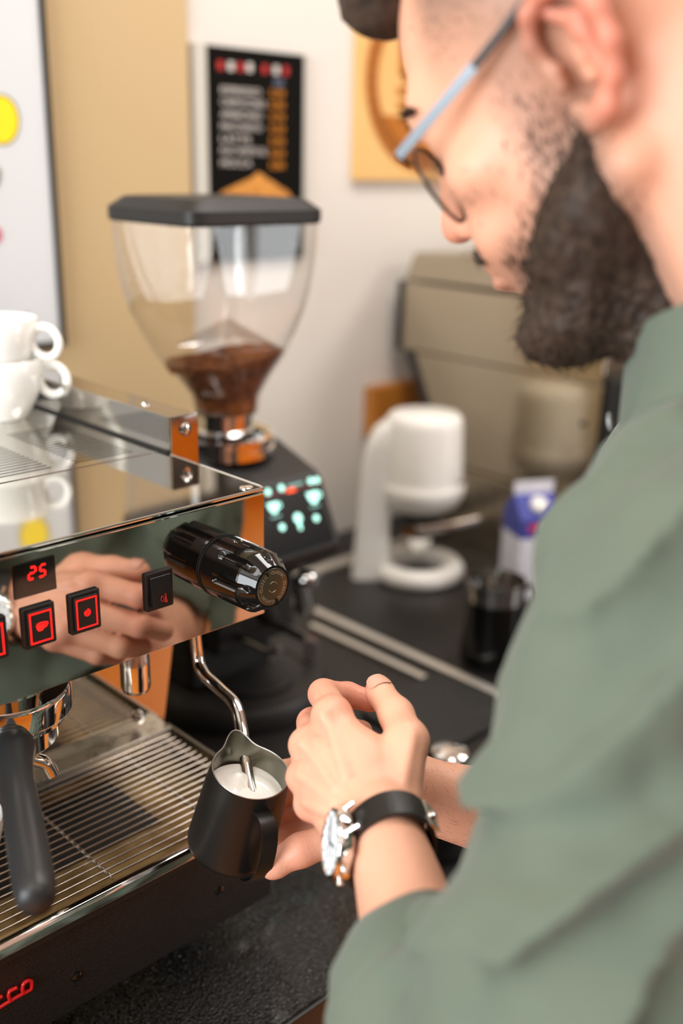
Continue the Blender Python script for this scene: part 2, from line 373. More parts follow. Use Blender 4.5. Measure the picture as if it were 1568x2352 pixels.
# lit buttons
BTN = mat('button_plastic', (14, 13, 13), 0.38, bump=('noise', 1500, 0.2, 0.0003))
def button(cx, cz, kind):
    hx, hz = 0.0123, 0.0155
    o = MB(); o.prism([(cx+x, cz+z) for x, z in rrect(hx, hz, 0.0012, 3)], 'y', -0.0028, 0.0005, 0.0005, seg=1)
    b = o.build('button' if kind != 'switch' else 'rocker_switch', BTN, em)
    if kind == 'switch':
        r = MB().prism([(-0.0028, cz-hz*0.78), (-0.0075, cz-hz*0.74), (-0.0062, cz-hz*0.05), (-0.0040, cz+hz*0.76), (-0.0028, cz+hz*0.78)], 'x', cx-hx*.74, cx+hx*.74, 0.0005).build('rocker', BTN, b)
        ic = MB(); y = -0.0074; c = Vector((cx+0.001, y, cz-0.0055))
        def Q(p): return (c.x+p[0]*0.001, -0.0066-0.0016*max(0, min(1, (cz-(c.z+p[1]*.001))/0.012)), c.z+p[1]*0.001)
        dr = [Q((-2.1+1.6*math.sin(t)*abs(math.sin(t/2))**1.2, -0.4-2.0*math.cos(t)*1.0+ (0.9 if False else 0))) for t in np.linspace(0, 2*pi, 20)]
        drop = [Q((-1.9, 2.6)), Q((-0.9, 0.9)), Q((-0.5, -0.4)), Q((-0.9, -1.6)), Q((-1.9, -2.1)), Q((-2.9, -1.6)), Q((-3.3, -0.4)), Q((-2.9, 0.9))]
        ic.tube(drop, 0.00022, 6, closed=True)
        th = [Q((0.6, 2.9)), Q((1.2, 3.4)), Q((1.8, 2.9)), Q((1.8, -1.2)), Q((2.5, -2.2)), Q((1.9, -3.4)), Q((0.6, -3.4)), Q((0.0, -2.2)), Q((0.6, -1.2))]
        ic.tube(th, 0.00022, 6, closed=True)
        ic.tube([Q((1.2, 1.2)), Q((1.2, -2.0))], 0.00025, 6); ic.lathe([(0, -0.0002), (0.0008, -0.0002), (0.0008, 0.0002), (0, 0.0002)], 12, zaxis(Q((1.2, -2.4)), (0, -1, 0)))
        ic.build('icon', mat('red_print', (190, 30, 24), 0.5), b, 60); return
    o = MB(); o.prism([(cx+x, cz+z) for x, z in rrect(hx*.80, hz*.84, 0.001, 3)], 'y', -0.0046, -0.0026, 0.0004, seg=1)
    o.build('rocker', BTN, b)
    fr = MB(); a, c, t = hx*.68, hz*.74, 0.00085; y0, y1 = -0.0050, -0.0045
    for p, q in (((-a, -c), (-a+t, c)), ((a-t, -c), (a, c)), ((-a, -c), (a, -c+t)), ((-a, c-t), (a, c))):
        fr.box((cx+p[0], y0, cz+p[1]), (cx+q[0], y1, cz+q[1]))
    fr.build('lit_frame', REDL, b, 0)
    ic = MB(); Y = -0.0049
    if kind == 'cup':
        body = [(-4.2, 1.6), (-3.8, -1.2), (-2.6, -2.8), (0.2, -2.8), (1.6, -1.2), (2.0, 1.6)]
        ic.prism([(cx+x*.001+.0006, cz+z*.001) for x, z in body], 'y', Y, Y+.0004)
        ic.tube([(cx+.0006+x*.001, Y, cz+z*.001) for x, z in ((1.9, 1.2), (3.2, 1.6), (3.9, .6), (3.2, -.6), (1.7, -.8))], 0.0004, 6)
        ic.tube([(cx+.0006+x*.001, Y, cz+z*.001) for x, z in ((-3.8, 2.4), (-1, 3.2), (1.8, 3.0), (4.4, 2.4), (4.6, 1.0))], 0.0004, 6)
    else:
        ic.tube([(cx+(0.0003+0.0026*t/14)*math.cos(t), Y, cz+(0.0003+0.0026*t/14)*math.sin(t)) for t in np.linspace(0, 14, 60)], 0.00030, 6)
    ic.build('icon', REDL, b, 60)
button(-0.2430, -0.0598, 'spiral'); button(-0.2066, -0.0598, 'cup'); button(-0.1702, -0.0598, 'spiral'); button(-0.1060, -0.0606, 'switch')
# steam knob
KX, KZ = -0.0425, -0.0570; KS = 0.060/0.067
def knob_r(a, s):
    """fluted grip: s is distance from the face"""
    s = s/KS
    if s < 0.0012: return 0.0252
    r = 0.0254-0.0006*max(0, (s-0.03)/0.03)
    if s > 0.052: r -= (s-0.052)/0.015*0.0078
    k = math.cos(8*a+0.5)
    fl = max(0.0, (k-0.35)/0.65)**0.5*0.0034
    fade = min(1, max(0, (s-0.019)/0.0025))*min(1, max(0, (0.0615-s)/0.006))
    return r-fl*fade
rings = []
for s in [v*KS for v in (0.0, 0.004, 0.006, 0.0061, 0.012, 0.0185, 0.0195, 0.0205, 0.022, 0.03, 0.04, 0.048, 0.052, 0.0545, 0.057, 0.060, 0.0625, 0.0655, 0.067, 0.067)]:
    rings.append([(KX+knob_r(2*pi*k/192, s)*math.cos(2*pi*k/192), -0.0005-s, KZ+knob_r(2*pi*k/192, s)*math.sin(2*pi*k/192)) for k in range(192)])
rings[-1] = [(KX+(x-KX)*.97, y, KZ+(z-KZ)*.97) for x, y, z in rings[-2]]
kn = MB().loft(rings).build('steam_knob', BLKG, em, 30)
MB().lathe([(0.0248, 0), (0.0262, 0.0002), (0.0262, 0.0009), (0.0248, 0.0011)], 64, zaxis((KX, -0.0004, KZ), (0, -1, 0))).build('gasket_ring', BLKM, kn)
CAPM = mat('knob_cap_metal', (0.20, 0.18, 0.14), 0.30, 1.0)
cp = MB().lathe([(0.0150, 0), (0.0150, 0.0006), (0.0142, 0.0011), (0, 0.0011)], 64, zaxis((KX, -0.0603, KZ), (0, -1, 0))).build('cap', CAPM, kn)
lt = MB(); word = 'CLASSIC'; RR = 0.0117
for wI in range(4):
    a0 = math.radians(62-90*wI)
    for i, ch in enumerate(word+'·'):
        a = a0-math.radians(10.4)*(i-3)
        if ch == '·': a = a0-math.radians(45)
        px, pz = KX+RR*math.cos(a), KZ+RR*math.sin(a)
        text_mb(ch, 0.0037, frame((px, -0.0616, pz), (math.sin(a), 0, -math.cos(a)), (math.cos(a), 0, math.sin(a))), 0.0002, lt)
for a0 in (20, 200):
    lt.tube([(KX+0.0042*math.cos(math.radians(a0+t)), -0.0615, KZ+0.0042*math.sin(math.radians(a0+t))) for t in np.linspace(0, 110, 14)], 0.00035, 6)
lt.build('lettering', mat('silver_lettering', (0.72, 0.68, 0.6), 0.3, 1.0), kn, 60)
for a in (118, 285):
    a = math.radians(a); mk = MB().box((-0.0008, -0.0023, 0), (0.0008, 0.0023, 0.0022), 0.0002, mx=frame((KX+0.0138*math.cos(a), -0.0606, KZ+0.0138*math.sin(a)), (math.sin(a), 0, -math.cos(a)), (math.cos(a), 0, math.sin(a)))).build('index_notch', BLKG, kn)
# spline through points
def spline(pts, n=8):
    P = [np.array(p, float) for p in pts]; P = [2*P[0]-P[1]]+P+[2*P[-1]-P[-2]]; o = []
    for i in range(1, len(P)-2):
        for t in np.linspace(0, 1, n, endpoint=False):
            a, b, c, d = P[i-1], P[i], P[i+1], P[i+2]
            o.append(0.5*((2*b)+(-a+c)*t+(2*a-5*b+4*c-d)*t*t+(-a+3*b-3*c+d)*t**3))
    o.append(P[-2]); return o
wp = [(-0.050, 0.034, -0.095)]+[tuple(at(*p)) for p in ((453, 1500, .897), (466, 1545, .891), (505, 1583, .876), (540, 1620, .862), (555, 1675, .848), (562, 1730, .832), (569, 1785, .817), (579, 1828, .805), (583, 1850, .802))]
ws = spline(wp, 8); nw = len(ws)
MB().tube([tuple(p) for p in ws], [0.0052 if i < nw-5 else 0.0052-0.0028*(i-(nw-5))/4 for i in range(nw)], 20).build('steam_wand', CHROME, em, 60)
# hot water spout
hw = MB().lathe([(0.0098, -0.10), (0.0098, -0.128), (0.0110, -0.132), (0.0125, -0.147), (0.0125, -0.150)], 32, Matrix.Translation((-0.092, 0.06, 0))).build('hot_water_spout', mat('satin_steel', (0.62, 0.60, 0.58), 0.25, 1.0), em)
MB().lathe([(0.0127, -0.150), (0.0127, -0.172), (0.0110, -0.176), (0.006, -0.176)], 32, Matrix.Translation((-0.092, 0.06, 0))).build('nozzle_tip', CHROME, hw)
# group head
GX, GY = -0.2065, 0.06
gh = MB().lathe([(0.034, -0.10), (0.034, -0.129), (0.0465, -0.131), (0.0485, -0.134), (0.0485, -0.150), (0.0470, -0.1525), (0.0425, -0.1525)], 64, Matrix.Translation((GX, GY, 0))).build('group_head', CHROME, em)

# portafilter locked in the group
pf = thing('portafilter', 'chrome portafilter with thick black handle locked under the machine', 'portafilter', (GX, GY, -0.2))
MB().lathe([(0.0425, -0.1526), (0.0435, -0.155), (0.0435, -0.158), (0.036, -0.161), (0.036, -0.176), (0.031, -0.181), (0.012, -0.184), (0.0, -0.184)], 56, Matrix.Translation((GX, GY, 0))).build('basket_holder', CHROME, pf)
H0 = np.array(at(24, 1708, .765)); H1 = np.array(at(86, 2078, .628)); HD = (H1-H0)/np.linalg.norm(H1-H0); HL = np.linalg.norm(H1-H0)
hm = zaxis(H0, HD)
MB().lathe([(0.0, -0.003), (0.013, -0.002), (0.0165, 0.002), (0.0172, 0.008), (0.0150, 0.018), (0.0128, 0.030), (0.0122, 0.05), (0.0126, 0.08), (0.0132, 0.11), (0.0132, HL-0.016), (0.0122, HL-0.006), (0.0095, HL), (0.0, HL+0.001)], 40, hm).build('handle', RUBBER, pf, 60)
st = np.array([GX-0.012, GY-0.034, -0.168])
MB().tube([tuple(st), tuple(H0-HD*0.002)], [0.010, 0.008], 20).build('neck', CHROME, pf)
MB().tube([tuple(p) for p in spline([(GX+0.002, GY, -0.184), (GX+0.012, GY-0.004, -0.198), (GX+0.022, GY-0.01, -0.204), (GX+0.026, GY-0.013, -0.215)], 6)], 0.0055, 14).build('spout', CHROME, pf, 60)

# drip grate: every wire a part
gr = thing('drip_grate', 'steel wire grate lying in the coffee-stained drip tray', 'grate', (-0.35, 0.06, -0.314))
ny = 18
for i in range(ny):
    y = -0.009+i*(0.137+0.009)/(ny-1)
    MB().tube([(XL+0.01, y, -0.2865), (-0.008, y, -0.2865)], 0.00095, 8).build('wire', WIRE, gr, 60)
for x in (-0.014, -0.0615, -0.1655, -0.27, -0.37):
    MB().tube([(x, -0.0100, -0.2890), (x, 0.1385, -0.2890)], 0.0017, 8).build('cross_wire', CHROME, gr, 60)
for x in (-0.014, -0.27, -0.6):
    for y in (-0.006, 0.13):
        MB().tube([(x, y, -0.289), (x, y, -0.3138)], 0.0013, 8).build('leg', WIRE, gr, 60)
# ------------------------------------------------------------------ cups
RV = Vector((CR[0], CR[1], 0)).normalized()      # direction the handles point
def cup(name, label, loc, hd, s=1.0, group=None):
    t = thing(name, label, 'cup', loc, group)
    L = Matrix.Translation(Vector(loc)) @ Matrix.Scale(s, 4)
    prof = [(0.0, 0.003), (0.021, 0.002), (0.0225, 0.0), (0.0245, 0.0), (0.0255, 0.003), (0.030, 0.010), (0.0365, 0.024), (0.0410, 0.042), (0.0432, 0.0585), (0.0425, 0.0600), (0.0408, 0.0588),
            (0.0385, 0.042), (0.034, 0.024), (0.027, 0.011), (0.0, 0.008)]
    MB().lathe(prof, 56, L, caps=False).build('bowl', CERAM, t, 60)
    h = Vector(hd).normalized(); c = Vector((0, 0, 0.037))+h*0.0505
    pts = [L @ (c+h*(0.0135*math.cos(a)-0.001*math.sin(a))+Vector((0, 0, 0.0150*math.sin(a)))) for a in np.linspace(0, 2*pi, 36, endpoint=False)]
    MB().tube([tuple(p) for p in pts], 0.0043*s, 12, closed=True).build('handle', CERAM, t, 60)
    return t
c0 = at(8, 957, z=0.0)
cup('coffee_cup', 'white porcelain cup at the bottom of the stack on the machine', (c0[0], c0[1], 0.0004), RV+Vector((0.1, 0.1, 0)), 1.02, 'stacked cups on the machine')
cu2 = cup('coffee_cup', 'white porcelain cup nested on top of another, dark print inside its rim', (c0[0]-0.003, c0[1], 0.0405), RV, 1.0, 'stacked cups on the machine')
pr = MB()
for k in range(9):
    a = math.radians(62-9*k*0.9); rr = 0.0405
    cx, cy = c0[0]-0.003+rr*math.cos(a), c0[1]+rr*math.sin(a)
    pr.box((-0.0017, -0.0003, -0.0012), (0.0017 if k % 3 else 0.0006, 0.0003, 0.0012), mx=frame((cx, cy, 0.0405+0.0545), (-math.sin(a), math.cos(a), 0), (math.cos(a), math.sin(a), 0.1)))
pr.build('print', mat('dark_print', (30, 32, 34), 0.5), cu2, 0)
c1 = at(-125, 905, z=0.0)
cup('coffee_cup', 'white cup behind the front stack, only its handle in view', (c1[0], c1[1], 0.0405), RV, 1.0, 'stacked cups on the machine')
cup('coffee_cup', 'lower white cup of the stack cut off by the left picture edge', (c1[0], c1[1], 0.0004), RV, 1.0, 'stacked cups on the machine')
c2 = at(-74, 1985, z=-0.285)
t = cup('espresso_cup', 'white espresso cup on the drip grate behind the portafilter handle', (c2[0], c2[1], -0.2852), (-1, 0, 0), 0.72)

# ------------------------------------------------------------------ milk pitcher, tilted in the hand
PA = np.array(at(575, 1770, .79)); PBt = np.array(at(527, 1945, .825))
PAX = (PA-PBt)/np.linalg.norm(PA-PBt); PH = np.linalg.norm(PA-PBt)
PM = zaxis(PBt, PAX, tuple(CR))       # z up the pitcher axis, x to picture right
PMI = PM.inverted()
PITCH = mat('black_coated_steel', (40, 38, 35), 0.34, 0.55, bump=('noise', 1400, 0.12, 0.0003))
PITIN = mat('pitcher_inside_steel', (0.24, 0.235, 0.19), 0.30, 1.0)
mp = thing('milk_pitcher', 'matte black milk pitcher tilted under the steam wand', 'pitcher', tuple(PBt))
def pit_r(z):
    u = z/PH
    r = 0.0352-0.0042*u-0.0010*max(0, (u-0.8)/0.2)
    if z < 0.008: r -= 0.008*(1-math.sqrt(max(0, 1-((0.008-z)/0.008)**2)))
    return r
SPA = math.radians(113)      # spout direction
def pit_pt(a, z, off=0.0):
    r = pit_r(max(z, 0))+off; u = max(0, (z/PH-0.55)/0.45)
    da = (a-SPA+pi) % (2*pi)-pi
    k = math.exp(-(da/0.30)**2)
    r += k*u**1.6*0.0115
    zz = z+(k*u**3*0.0050)-0.0012*u**3*math.cos(2*da)*0.5
    return (r*math.cos(a), r*math.sin(a), zz)
NA = 96
zs = [0.0, 0.0006, 0.002, 0.004, 0.006, 0.008]+[0.008+(PH-0.008)*i/16 for i in range(1, 17)]
R_out = [[PM @ Vector(pit_pt(2*pi*k/NA, z)) for k in range(NA)] for z in zs]
R_top = [[PM @ Vector(pit_pt(2*pi*k/NA, PH, -0.0009)) for k in range(NA)]]
R_in = [[PM @ Vector(pit_pt(2*pi*k/NA, z, -0.0012)) for k in range(NA)] for z in reversed([0.004]+[0.006+(PH-0.006)*i/12 for i in range(1, 13)])]
pbo = MB().loft(R_out, caps=False); pbo.add([tuple(p) for p in R_out[0]], [tuple(range(NA))])
pbo.build('body', PITCH, mp, 50)
MB().loft([R_out[-1]]+R_top+R_in, caps=False).add([tuple(p) for p in R_in[-1]], [tuple(range(NA))]).build('inside', PITIN, mp, 50)
rimp = [PM @ Vector(pit_pt(2*pi*k/NA, PH, -0.0005)) for k in range(NA)]
MB().tube([tuple(p) for p in rimp], 0.0006, 8, closed=True).build('rim', mat('worn_rim_steel', (0.36, 0.34, 0.31), 0.3, 1.0), mp, 60)
# handle: flat strap on the camera side
def onp(a, z, off): return PM @ (Vector((math.cos(a), math.sin(a), 0))*(pit_r(z)+off)+Vector((0, 0, z)))
HA = math.radians(-66)
hp = [onp(HA, PH*0.86, -0.001), onp(HA, PH*0.885, 0.010), onp(HA, PH*0.85, 0.0185), onp(HA, PH*0.72, 0.0235), onp(HA, PH*0.52, 0.0245), onp(HA, PH*0.32, 0.021), onp(HA, PH*0.16, 0.0125), onp(HA, PH*0.085, 0.0045), onp(HA, PH*0.10, 0.0012)]
hs = [Vector(p) for p in spline([tuple(p) for p in hp], 6)]
tang = PM.to_3x3() @ Vector((-math.sin(HA), math.cos(HA), 0))
HW, HT = 0.0125, 0.0014
vs = []; fs = []
for i, p in enumerate(hs):
    T = (hs[min(i+1, len(hs)-1)]-hs[max(i-1, 0)]).normalized(); Nn = tang.cross(T).normalized()
    for a, c in ((-1, -1), (1, -1), (1, 1), (-1, 1)): vs.append(tuple(p+tang*a*HW/2+Nn*c*HT/2))
for i in range(len(hs)-1):
    for k in range(4): fs.append((i*4+k, i*4+(k+1) % 4, i*4+4+(k+1) % 4, i*4+4+k))
fs += [(0, 3, 2, 1), tuple(len(vs)-4+k for k in range(4))]
MB().add(vs, fs).build('handle', PITCH, mp, 30)
# milk
MZ = PH*0.73; mr = []
for j in range(15):
    fr = j/14
    row = []
    for k in range(NA):
        a = 2*pi*k/NA; r = (pit_r(MZ)-0.0013)*fr; x, y = r*math.cos(a), r*math.sin(a)
        h = 0.0052*math.exp(-((x+0.007)**2+(y-0.012)**2)/0.00006)-0.0022*math.exp(-((x-0.004)**2+(y+0.004)**2)/0.00005)+0.0007*math.sin(fr*9+2*a)*fr*(1-fr)*4
        row.append(PM @ Vector((x, y, MZ+h)))
    mr.append(row)
mk = MB().loft(mr, caps=False)
lowr = [PM @ Vector(((pit_r(0.007)-0.0016)*math.cos(2*pi*k/NA), (pit_r(0.007)-0.0016)*math.sin(2*pi*k/NA), 0.0065)) for k in range(NA)]
mk.loft([mr[-1], lowr])
mk.build('steamed_milk', mat('milk', (247, 246, 238), 0.12, coat=0.3), None, 60, 'foaming white milk inside the black pitcher', 'milk')

# ------------------------------------------------------------------ on-demand coffee grinder behind the machine
gx, gy = 0.257, 0.397
gd = thing('coffee_grinder', 'black espresso grinder with clear hopper and lit touch screen', 'grinder', (gx, gy, ZC))
GBLK = mat('grinder_black', (30, 28, 26), 0.5, bump=('noise', 700, 0.15, 0.0004))
MB().lathe([(0.118, ZC), (0.120, ZC+0.004), (0.119, ZC+0.022), (0.112, ZC+0.030), (0.090, ZC+0.033), (0.088, ZC+0.031), (0.0, ZC+0.031)], 72, Matrix.Translation((gx+0.03, gy, 0)), caps=True).build('base', GBLK, gd, 40)
MB().lathe([(0.060, ZC+0.031), (0.060, ZC+0.036), (0.056, ZC+0.039), (0, ZC+0.039)], 56, Matrix.Translation((gx+0.03, gy-0.02, 0))).build('catch_tray', BLKM, gd, 40)
MB().box((gx-0.06, gy-0.01, ZC+0.03), (gx+0.08, gy+0.09, -0.15), 0.012, 3).build('column', GBLK, gd)
bx0, bx1 = gx-0.082, 0.345
prof = [(0.262, -0.205), (0.268, -0.222), (0.30, -0.245), (0.36, -0.25), (0.50, -0.25), (0.505, -0.10), (0.45, -0.088), (0.384, -0.092), (0.306, -0.119), (0.298, -0.128)]
bd = MB().prism(prof, 'x', bx0, bx1, 0.005).build('body', GBLK, gd)
# screen on the sloping face
A_ = np.array([0, 0.298, -0.128]); B_ = np.array([0, 0.262, -0.205]); sd = (A_-B_)/np.linalg.norm(A_-B_); sn = np.cross([1, 0, 0], sd); sn = sn if sn[1] < 0 else -sn
scx = (bx0+bx1)/2; sc0 = (A_+B_)/2+np.array([scx, 0, 0])
SM = frame(sc0, (1, 0, 0), tuple(sd))
if (SM.to_3x3() @ Vector((0, 0, 1))).y > 0: raise RuntimeError
slen = np.linalg.norm(A_-B_)
scr = MB().box((-0.074, -slen/2+0.004, 0), (0.074, slen/2-0.003, 0.0015), 0.0006, mx=SM).build('screen', mat('screen_glass', (20, 21, 22), 0.12, emit=((40, 46, 48), 0.25)), bd)
TEAL = mat('screen_icon_light', (150, 220, 205), 0.5, emit=((190, 255, 238), 1.6))
def S2(px, py):
    # intersection of the sight line with the screen plane, in screen coordinates
    n = np.array(SM.to_3x3() @ Vector((0, 0, 1))); o = np.array(SM.translation)+n*0.0016
    R = CF+CR*(px-784)/FPX-CU*(py-1176)/FPX; q = CP+R*((o-CP)@n/(R@n)); l = SM.inverted() @ Vector(q); return l.x, l.y
def disc(mb, px, py, r, sx=1.0):
    x, y = S2(px, py); mb.prism([(x+r*sx*math.cos(a), y+r*math.sin(a)) for a in np.linspace(0, 2*pi, 20, endpoint=False)], 'z', 0.0015, 0.0019, mx=SM)
def sbar(mb, px, py, w, h):
    x, y = S2(px, py); mb.prism([(x-w/2, y-h/2), (x+w/2, y-h/2), (x+w/2, y+h/2), (x-w/2, y+h/2)], 'z', 0.0015, 0.0019, mx=SM)
def scup(mb, px, py, s):
    x, y = S2(px, py)
    mb.prism([(x+a*s, y+b*s) for a, b in ((-1, .8), (1, .8), (.75, -.2), (.3, -.8), (-.3, -.8), (-.75, -.2))], 'z', 0.0015, 0.0019, mx=SM)
    mb.tube([tuple(SM @ Vector((x+a*s, y+b*s, 0.0018))) for a, b in ((.9, .5), (1.35, .45), (1.35, 0), (.7, -.2))], s*0.13, 6)
i1 = MB(); scup(i1, 628, 1167, 0.0085); i1.build('cup_icon', TEAL, scr, 0)
i1 = MB(); scup(i1, 719, 1143, 0.0095); i1.build('cup_icon', TEAL, scr, 0)
i1 = MB(); disc(i1, 684, 1190, 0.0062); sbar(i1, 688, 1206, 0.0045, 0.012); i1.build('scoop_icon', TEAL, scr, 0)
for p in ((646, 1121), (615, 1130), (713, 1105), (727, 1103), (648, 1211), (726, 1190)):
    i1 = MB(); disc(i1, *p, 0.0042); i1.build('round_icon', TEAL, scr, 0)
i1 = MB(); sbar(i1, 678, 1113, 0.024, 0.003); sbar(i1, 634, 1187, 0.016, 0.0022); sbar(i1, 723, 1163, 0.016, 0.0022)
i1.build('caption_bar', mat('screen_caption', (120, 160, 155), 0.5, emit=((130, 190, 180), 0.6)), scr, 0)
i1 = MB(); sbar(i1, 668, 1126, 0.014, 0.0045); i1.build('orange_mark', mat('orange_light', (240, 80, 30), 0.5, emit=((255, 80, 25), 2.0)), scr, 0)
i1 = MB(); sbar(i1, 672, 1125, 0.10, 0.0012); i1.build('red_line', mat('dark_red_light', (110, 30, 25), 0.5, emit=((150, 30, 25), 0.6)), scr, 0)
# fork, outlet and side knob under the body
MB().tube([(gx+0.0, 0.315, -0.25), (gx+0.0, 0.31, -0.285), (gx+0.005, 0.30, -0.30)], [0.022, 0.019, 0.013], 20).build('outlet', BLKM, gd)
fk = MB()
for s in (-1, 1): fk.tube([(gx+0.02+s*0.03, 0.40, -0.335), (gx+0.02+s*0.03, 0.29, -0.335), (gx+0.02+s*0.024, 0.275, -0.328)], 0.006, 10)
fk.build('portafilter_fork', mat('fork_steel', (0.35, 0.33, 0.30), 0.3, 1.0), gd, 60)
MB().box((gx-0.045, 0.35, -0.36), (gx+0.09, 0.42, -0.25), 0.01).build('fork_mount', GBLK, gd)
q = at(690, 1330, y=0.285); MB().lathe([(0.012, 0), (0.012, 0.012), (0.008, 0.02), (0, 0.02)], 24, zaxis(q, (0.5, -0.8, 0.1))).build('side_knob', CHROME, gd)
q2 = at(700, 1395, y=0.30); MB().tube([tuple(q), tuple(q2)], [0.010, 0.014], 16).build('chrome_lever', CHROME, gd)
q = at(712, 1500, z=ZC+0.045); MB().box((-0.010, -0.0015, -0.012), (0.010, 0.0015, 0.024), 0.001, mx=frame(q, (0.7, -0.7, 0), (0.5, 0.5, 0.2))).build('hang_tag', mat('tag_grey', (140, 130, 130), 0.5), gd)
q = at(710, 1470, z=ZC+0.06); MB().box((-0.006, -0.0015, -0.006), (0.006, 0.0015, 0.006), 0.001, mx=frame(q, (0.7, -0.7, 0), (0.5, 0.5, 0.2))).build('red_tag', mat('tag_red', (190, 70, 40), 0.5), gd)
# metal collar, neck
MB().lathe([(0.060, -0.100), (0.064, -0.098), (0.064, -0.089), (0.061, -0.087), (0.061, -0.085), (0.064, -0.083), (0.064, -0.075), (0.058, -0.072), (0.052, -0.076), (0.052, -0.09)], 64, Matrix.Translation((gx+0.008, gy, 0))).build('collar', CHROME, gd, 40)
MB().lathe([(0.037, -0.09), (0.037, -0.049), (0.041, -0.047), (0.041, -0.0455)], 48, Matrix.Translation((gx+0.008, gy, 0))).build('neck', CHROME, gd, 40)
# clear hopper
def sect(a, b, n, z, cx, cy, N=72):
    o = []
    for k in range(N):
        t = 2*pi*k/N; c, s = math.cos(t), math.sin(t)
        o.append((cx+a*math.copysign(abs(c)**(2/n), c), cy+b*math.copysign(abs(s)**(2/n), s), z))
    return o
HP = [(0.187, 1.02, 9.0), (0.16, 1.02, 7.5), (0.132, 1.015, 6.2), (0.105, 1.0, 5.0), (0.083, 0.972, 4.2), (0.055, 0.89, 3.4), (0.026, 0.78, 2.8), (0.0, 0.60, 2.3), (-0.026, 0.445, 2.0), (-0.046, 0.412, 2.0)]
ha, hb = 0.0965, 0.0855
def hsec(z, off=0.0):
    for (z1, s1, n1), (z0, s0, n0) in zip(HP, HP[1:]):
        if z0 <= z <= z1:
            t = (z-z0)/(z1-z0); s_ = s0+(s1-s0)*t; n_ = n0+(n1-n0)*t
            a, b = ha*s_, hb*s_+(1-s_)*0.01
            return sect(a-off, b-off, n_, z, gx+0.012*max(0, 1-s_)/0.6, gy)
GLASS = thin_clear('clear_plastic', (0.985, 0.98, 0.972), 1.5)
hz = list(np.linspace(-0.046, 0.187, 34))
hpo = MB().loft([hsec(z) for z in hz]+[hsec(z, 0.0022) for z in reversed(hz)], caps=False)
n_ = 72; m_ = len(hz)*2-1
hpo.f += [(m_*n_+k, m_*n_+(k+1) % n_, (k+1) % n_, k) for k in range(n_)]
hop = hpo.build('hopper', GLASS, gd, 60)
lid = MB()
lr = [sect(ha+0.002, hb+0.002, 9, 0.183, gx, gy), sect(ha+0.0035, hb+0.0035, 10, 0.186, gx, gy), sect(ha+0.0035, hb+0.0035, 10, 0.199, gx, gy), sect(ha-0.010, hb-0.010, 8, 0.211, gx, gy), sect(ha-0.02, hb-0.02, 8, 0.212, gx, gy)]
lid.loft(lr); lid.build('lid', GBLK, gd, 25)
# pyramid-shaped clear insert in the hopper
PC = (gx+0.012, gy-0.004); base = [(PC[0]+a*0.048, PC[1]+b*0.044, 0.036) for a, b in ((-1, -1), (1, -1), (1, 1), (-1, 1))]
pyr = MB(); ap = (PC[0], PC[1], 0.072)
for off in (0.0, 0.002):
    pyr.add([(p[0], p[1], p[2]-off) for p in base]+[(ap[0], ap[1], ap[2]-off*1.6)], [(0, 1, 4), (1, 2, 4), (2, 3, 4), (3, 0, 4)])
pyr.f += [(0, 1, 6, 5), (1, 2, 7, 6), (2, 3, 8, 7), (3, 0, 5, 8)]
pyr.build('funnel_insert', GLASS, hop, 0)
# ground coffee heaped in the hopper
COF = mat('ground_coffee', (146, 84, 36), 0.85, var=(120, 0.8, (58, 30, 14)), bump=('noise', 350, 1.0, 0.003))
rg = [hsec(z, 0.0032) for z in np.linspace(-0.044, 0.017, 12)]
top = hsec(0.020, 0.0034); rg.append(top)
cf = MB(); rr = list(rg)
for f_ in (0.97, 0.85, 0.7, 0.55, 0.4, 0.25, 0.1):
    ring = []
    for k, p in enumerate(top):
        dx, dy = p[0]-gx, p[1]-gy
        x, y = gx+dx*f_, gy+dy*f_
        a = math.atan2(dy, dx)
        z = 0.020+0.010*f_*f_*math.cos(a+0.5)+0.004*math.sin(a*3+f_*8)*f_+0.002*math.sin(a*11+f_*23)
        ring.append((x, y, z))
    rr.append(ring)
for k, p in enumerate(rr[12]):     # slope the heap towards the right side
    a = math.atan2(p[1]-gy, p[0]-gx); z = 0.020+0.011*math.cos(a+0.5)
    rr[12][k] = (*hsec(min(z, 0.04), 0.0034)[k][:2], z)
cf.loft(rr)
tag(cf.build('ground_coffee', COF, None, 60), 'brown coffee grounds heaped in the clear hopper', 'coffee', None, 'stuff')

# ------------------------------------------------------------------ things on the wall
YW_ = YB-0.0135
def wp_(px, py, y=YW_): q = at(px, py, y=y); return q[0], q[2]
# menu board
x0, z1 = wp_(472, 102, YB-0.012); x1, _ = wp_(699, 122, YB-0.012); z0 = z1-0.33
mn = thing('menu_board', 'black coffee menu with white drinks list and orange prices on the wall', 'menu', ((x0+x1)/2, YB, z0))
MB().box((x0, YB-0.012, z0), (x1, YB, z1), 0.001).build('panel', mat('menu_black', (16, 14, 11), 0.9, spec=0.1), mn)
MB().box((x0-0.024, YB-0.016, z0), (x0-0.001, YB, z1+0.002), 0.002).build('side_profile', mat('aluminium_profile', (190, 184, 172), 0.4, 0.2), mn)
MB().box((x1, YB-0.014, z0), (x1+0.006, YB, z1+0.001), 0.001).build('side_profile', mat('aluminium_profile', (190, 184, 172), 0.4, 0.2), mn)
WT = mat('menu_white_print', (205, 196, 188), 0.6); OT = mat('menu_orange_print', (214, 132, 30), 0.6); RT = mat('menu_red_print', (176, 40, 36), 0.6)
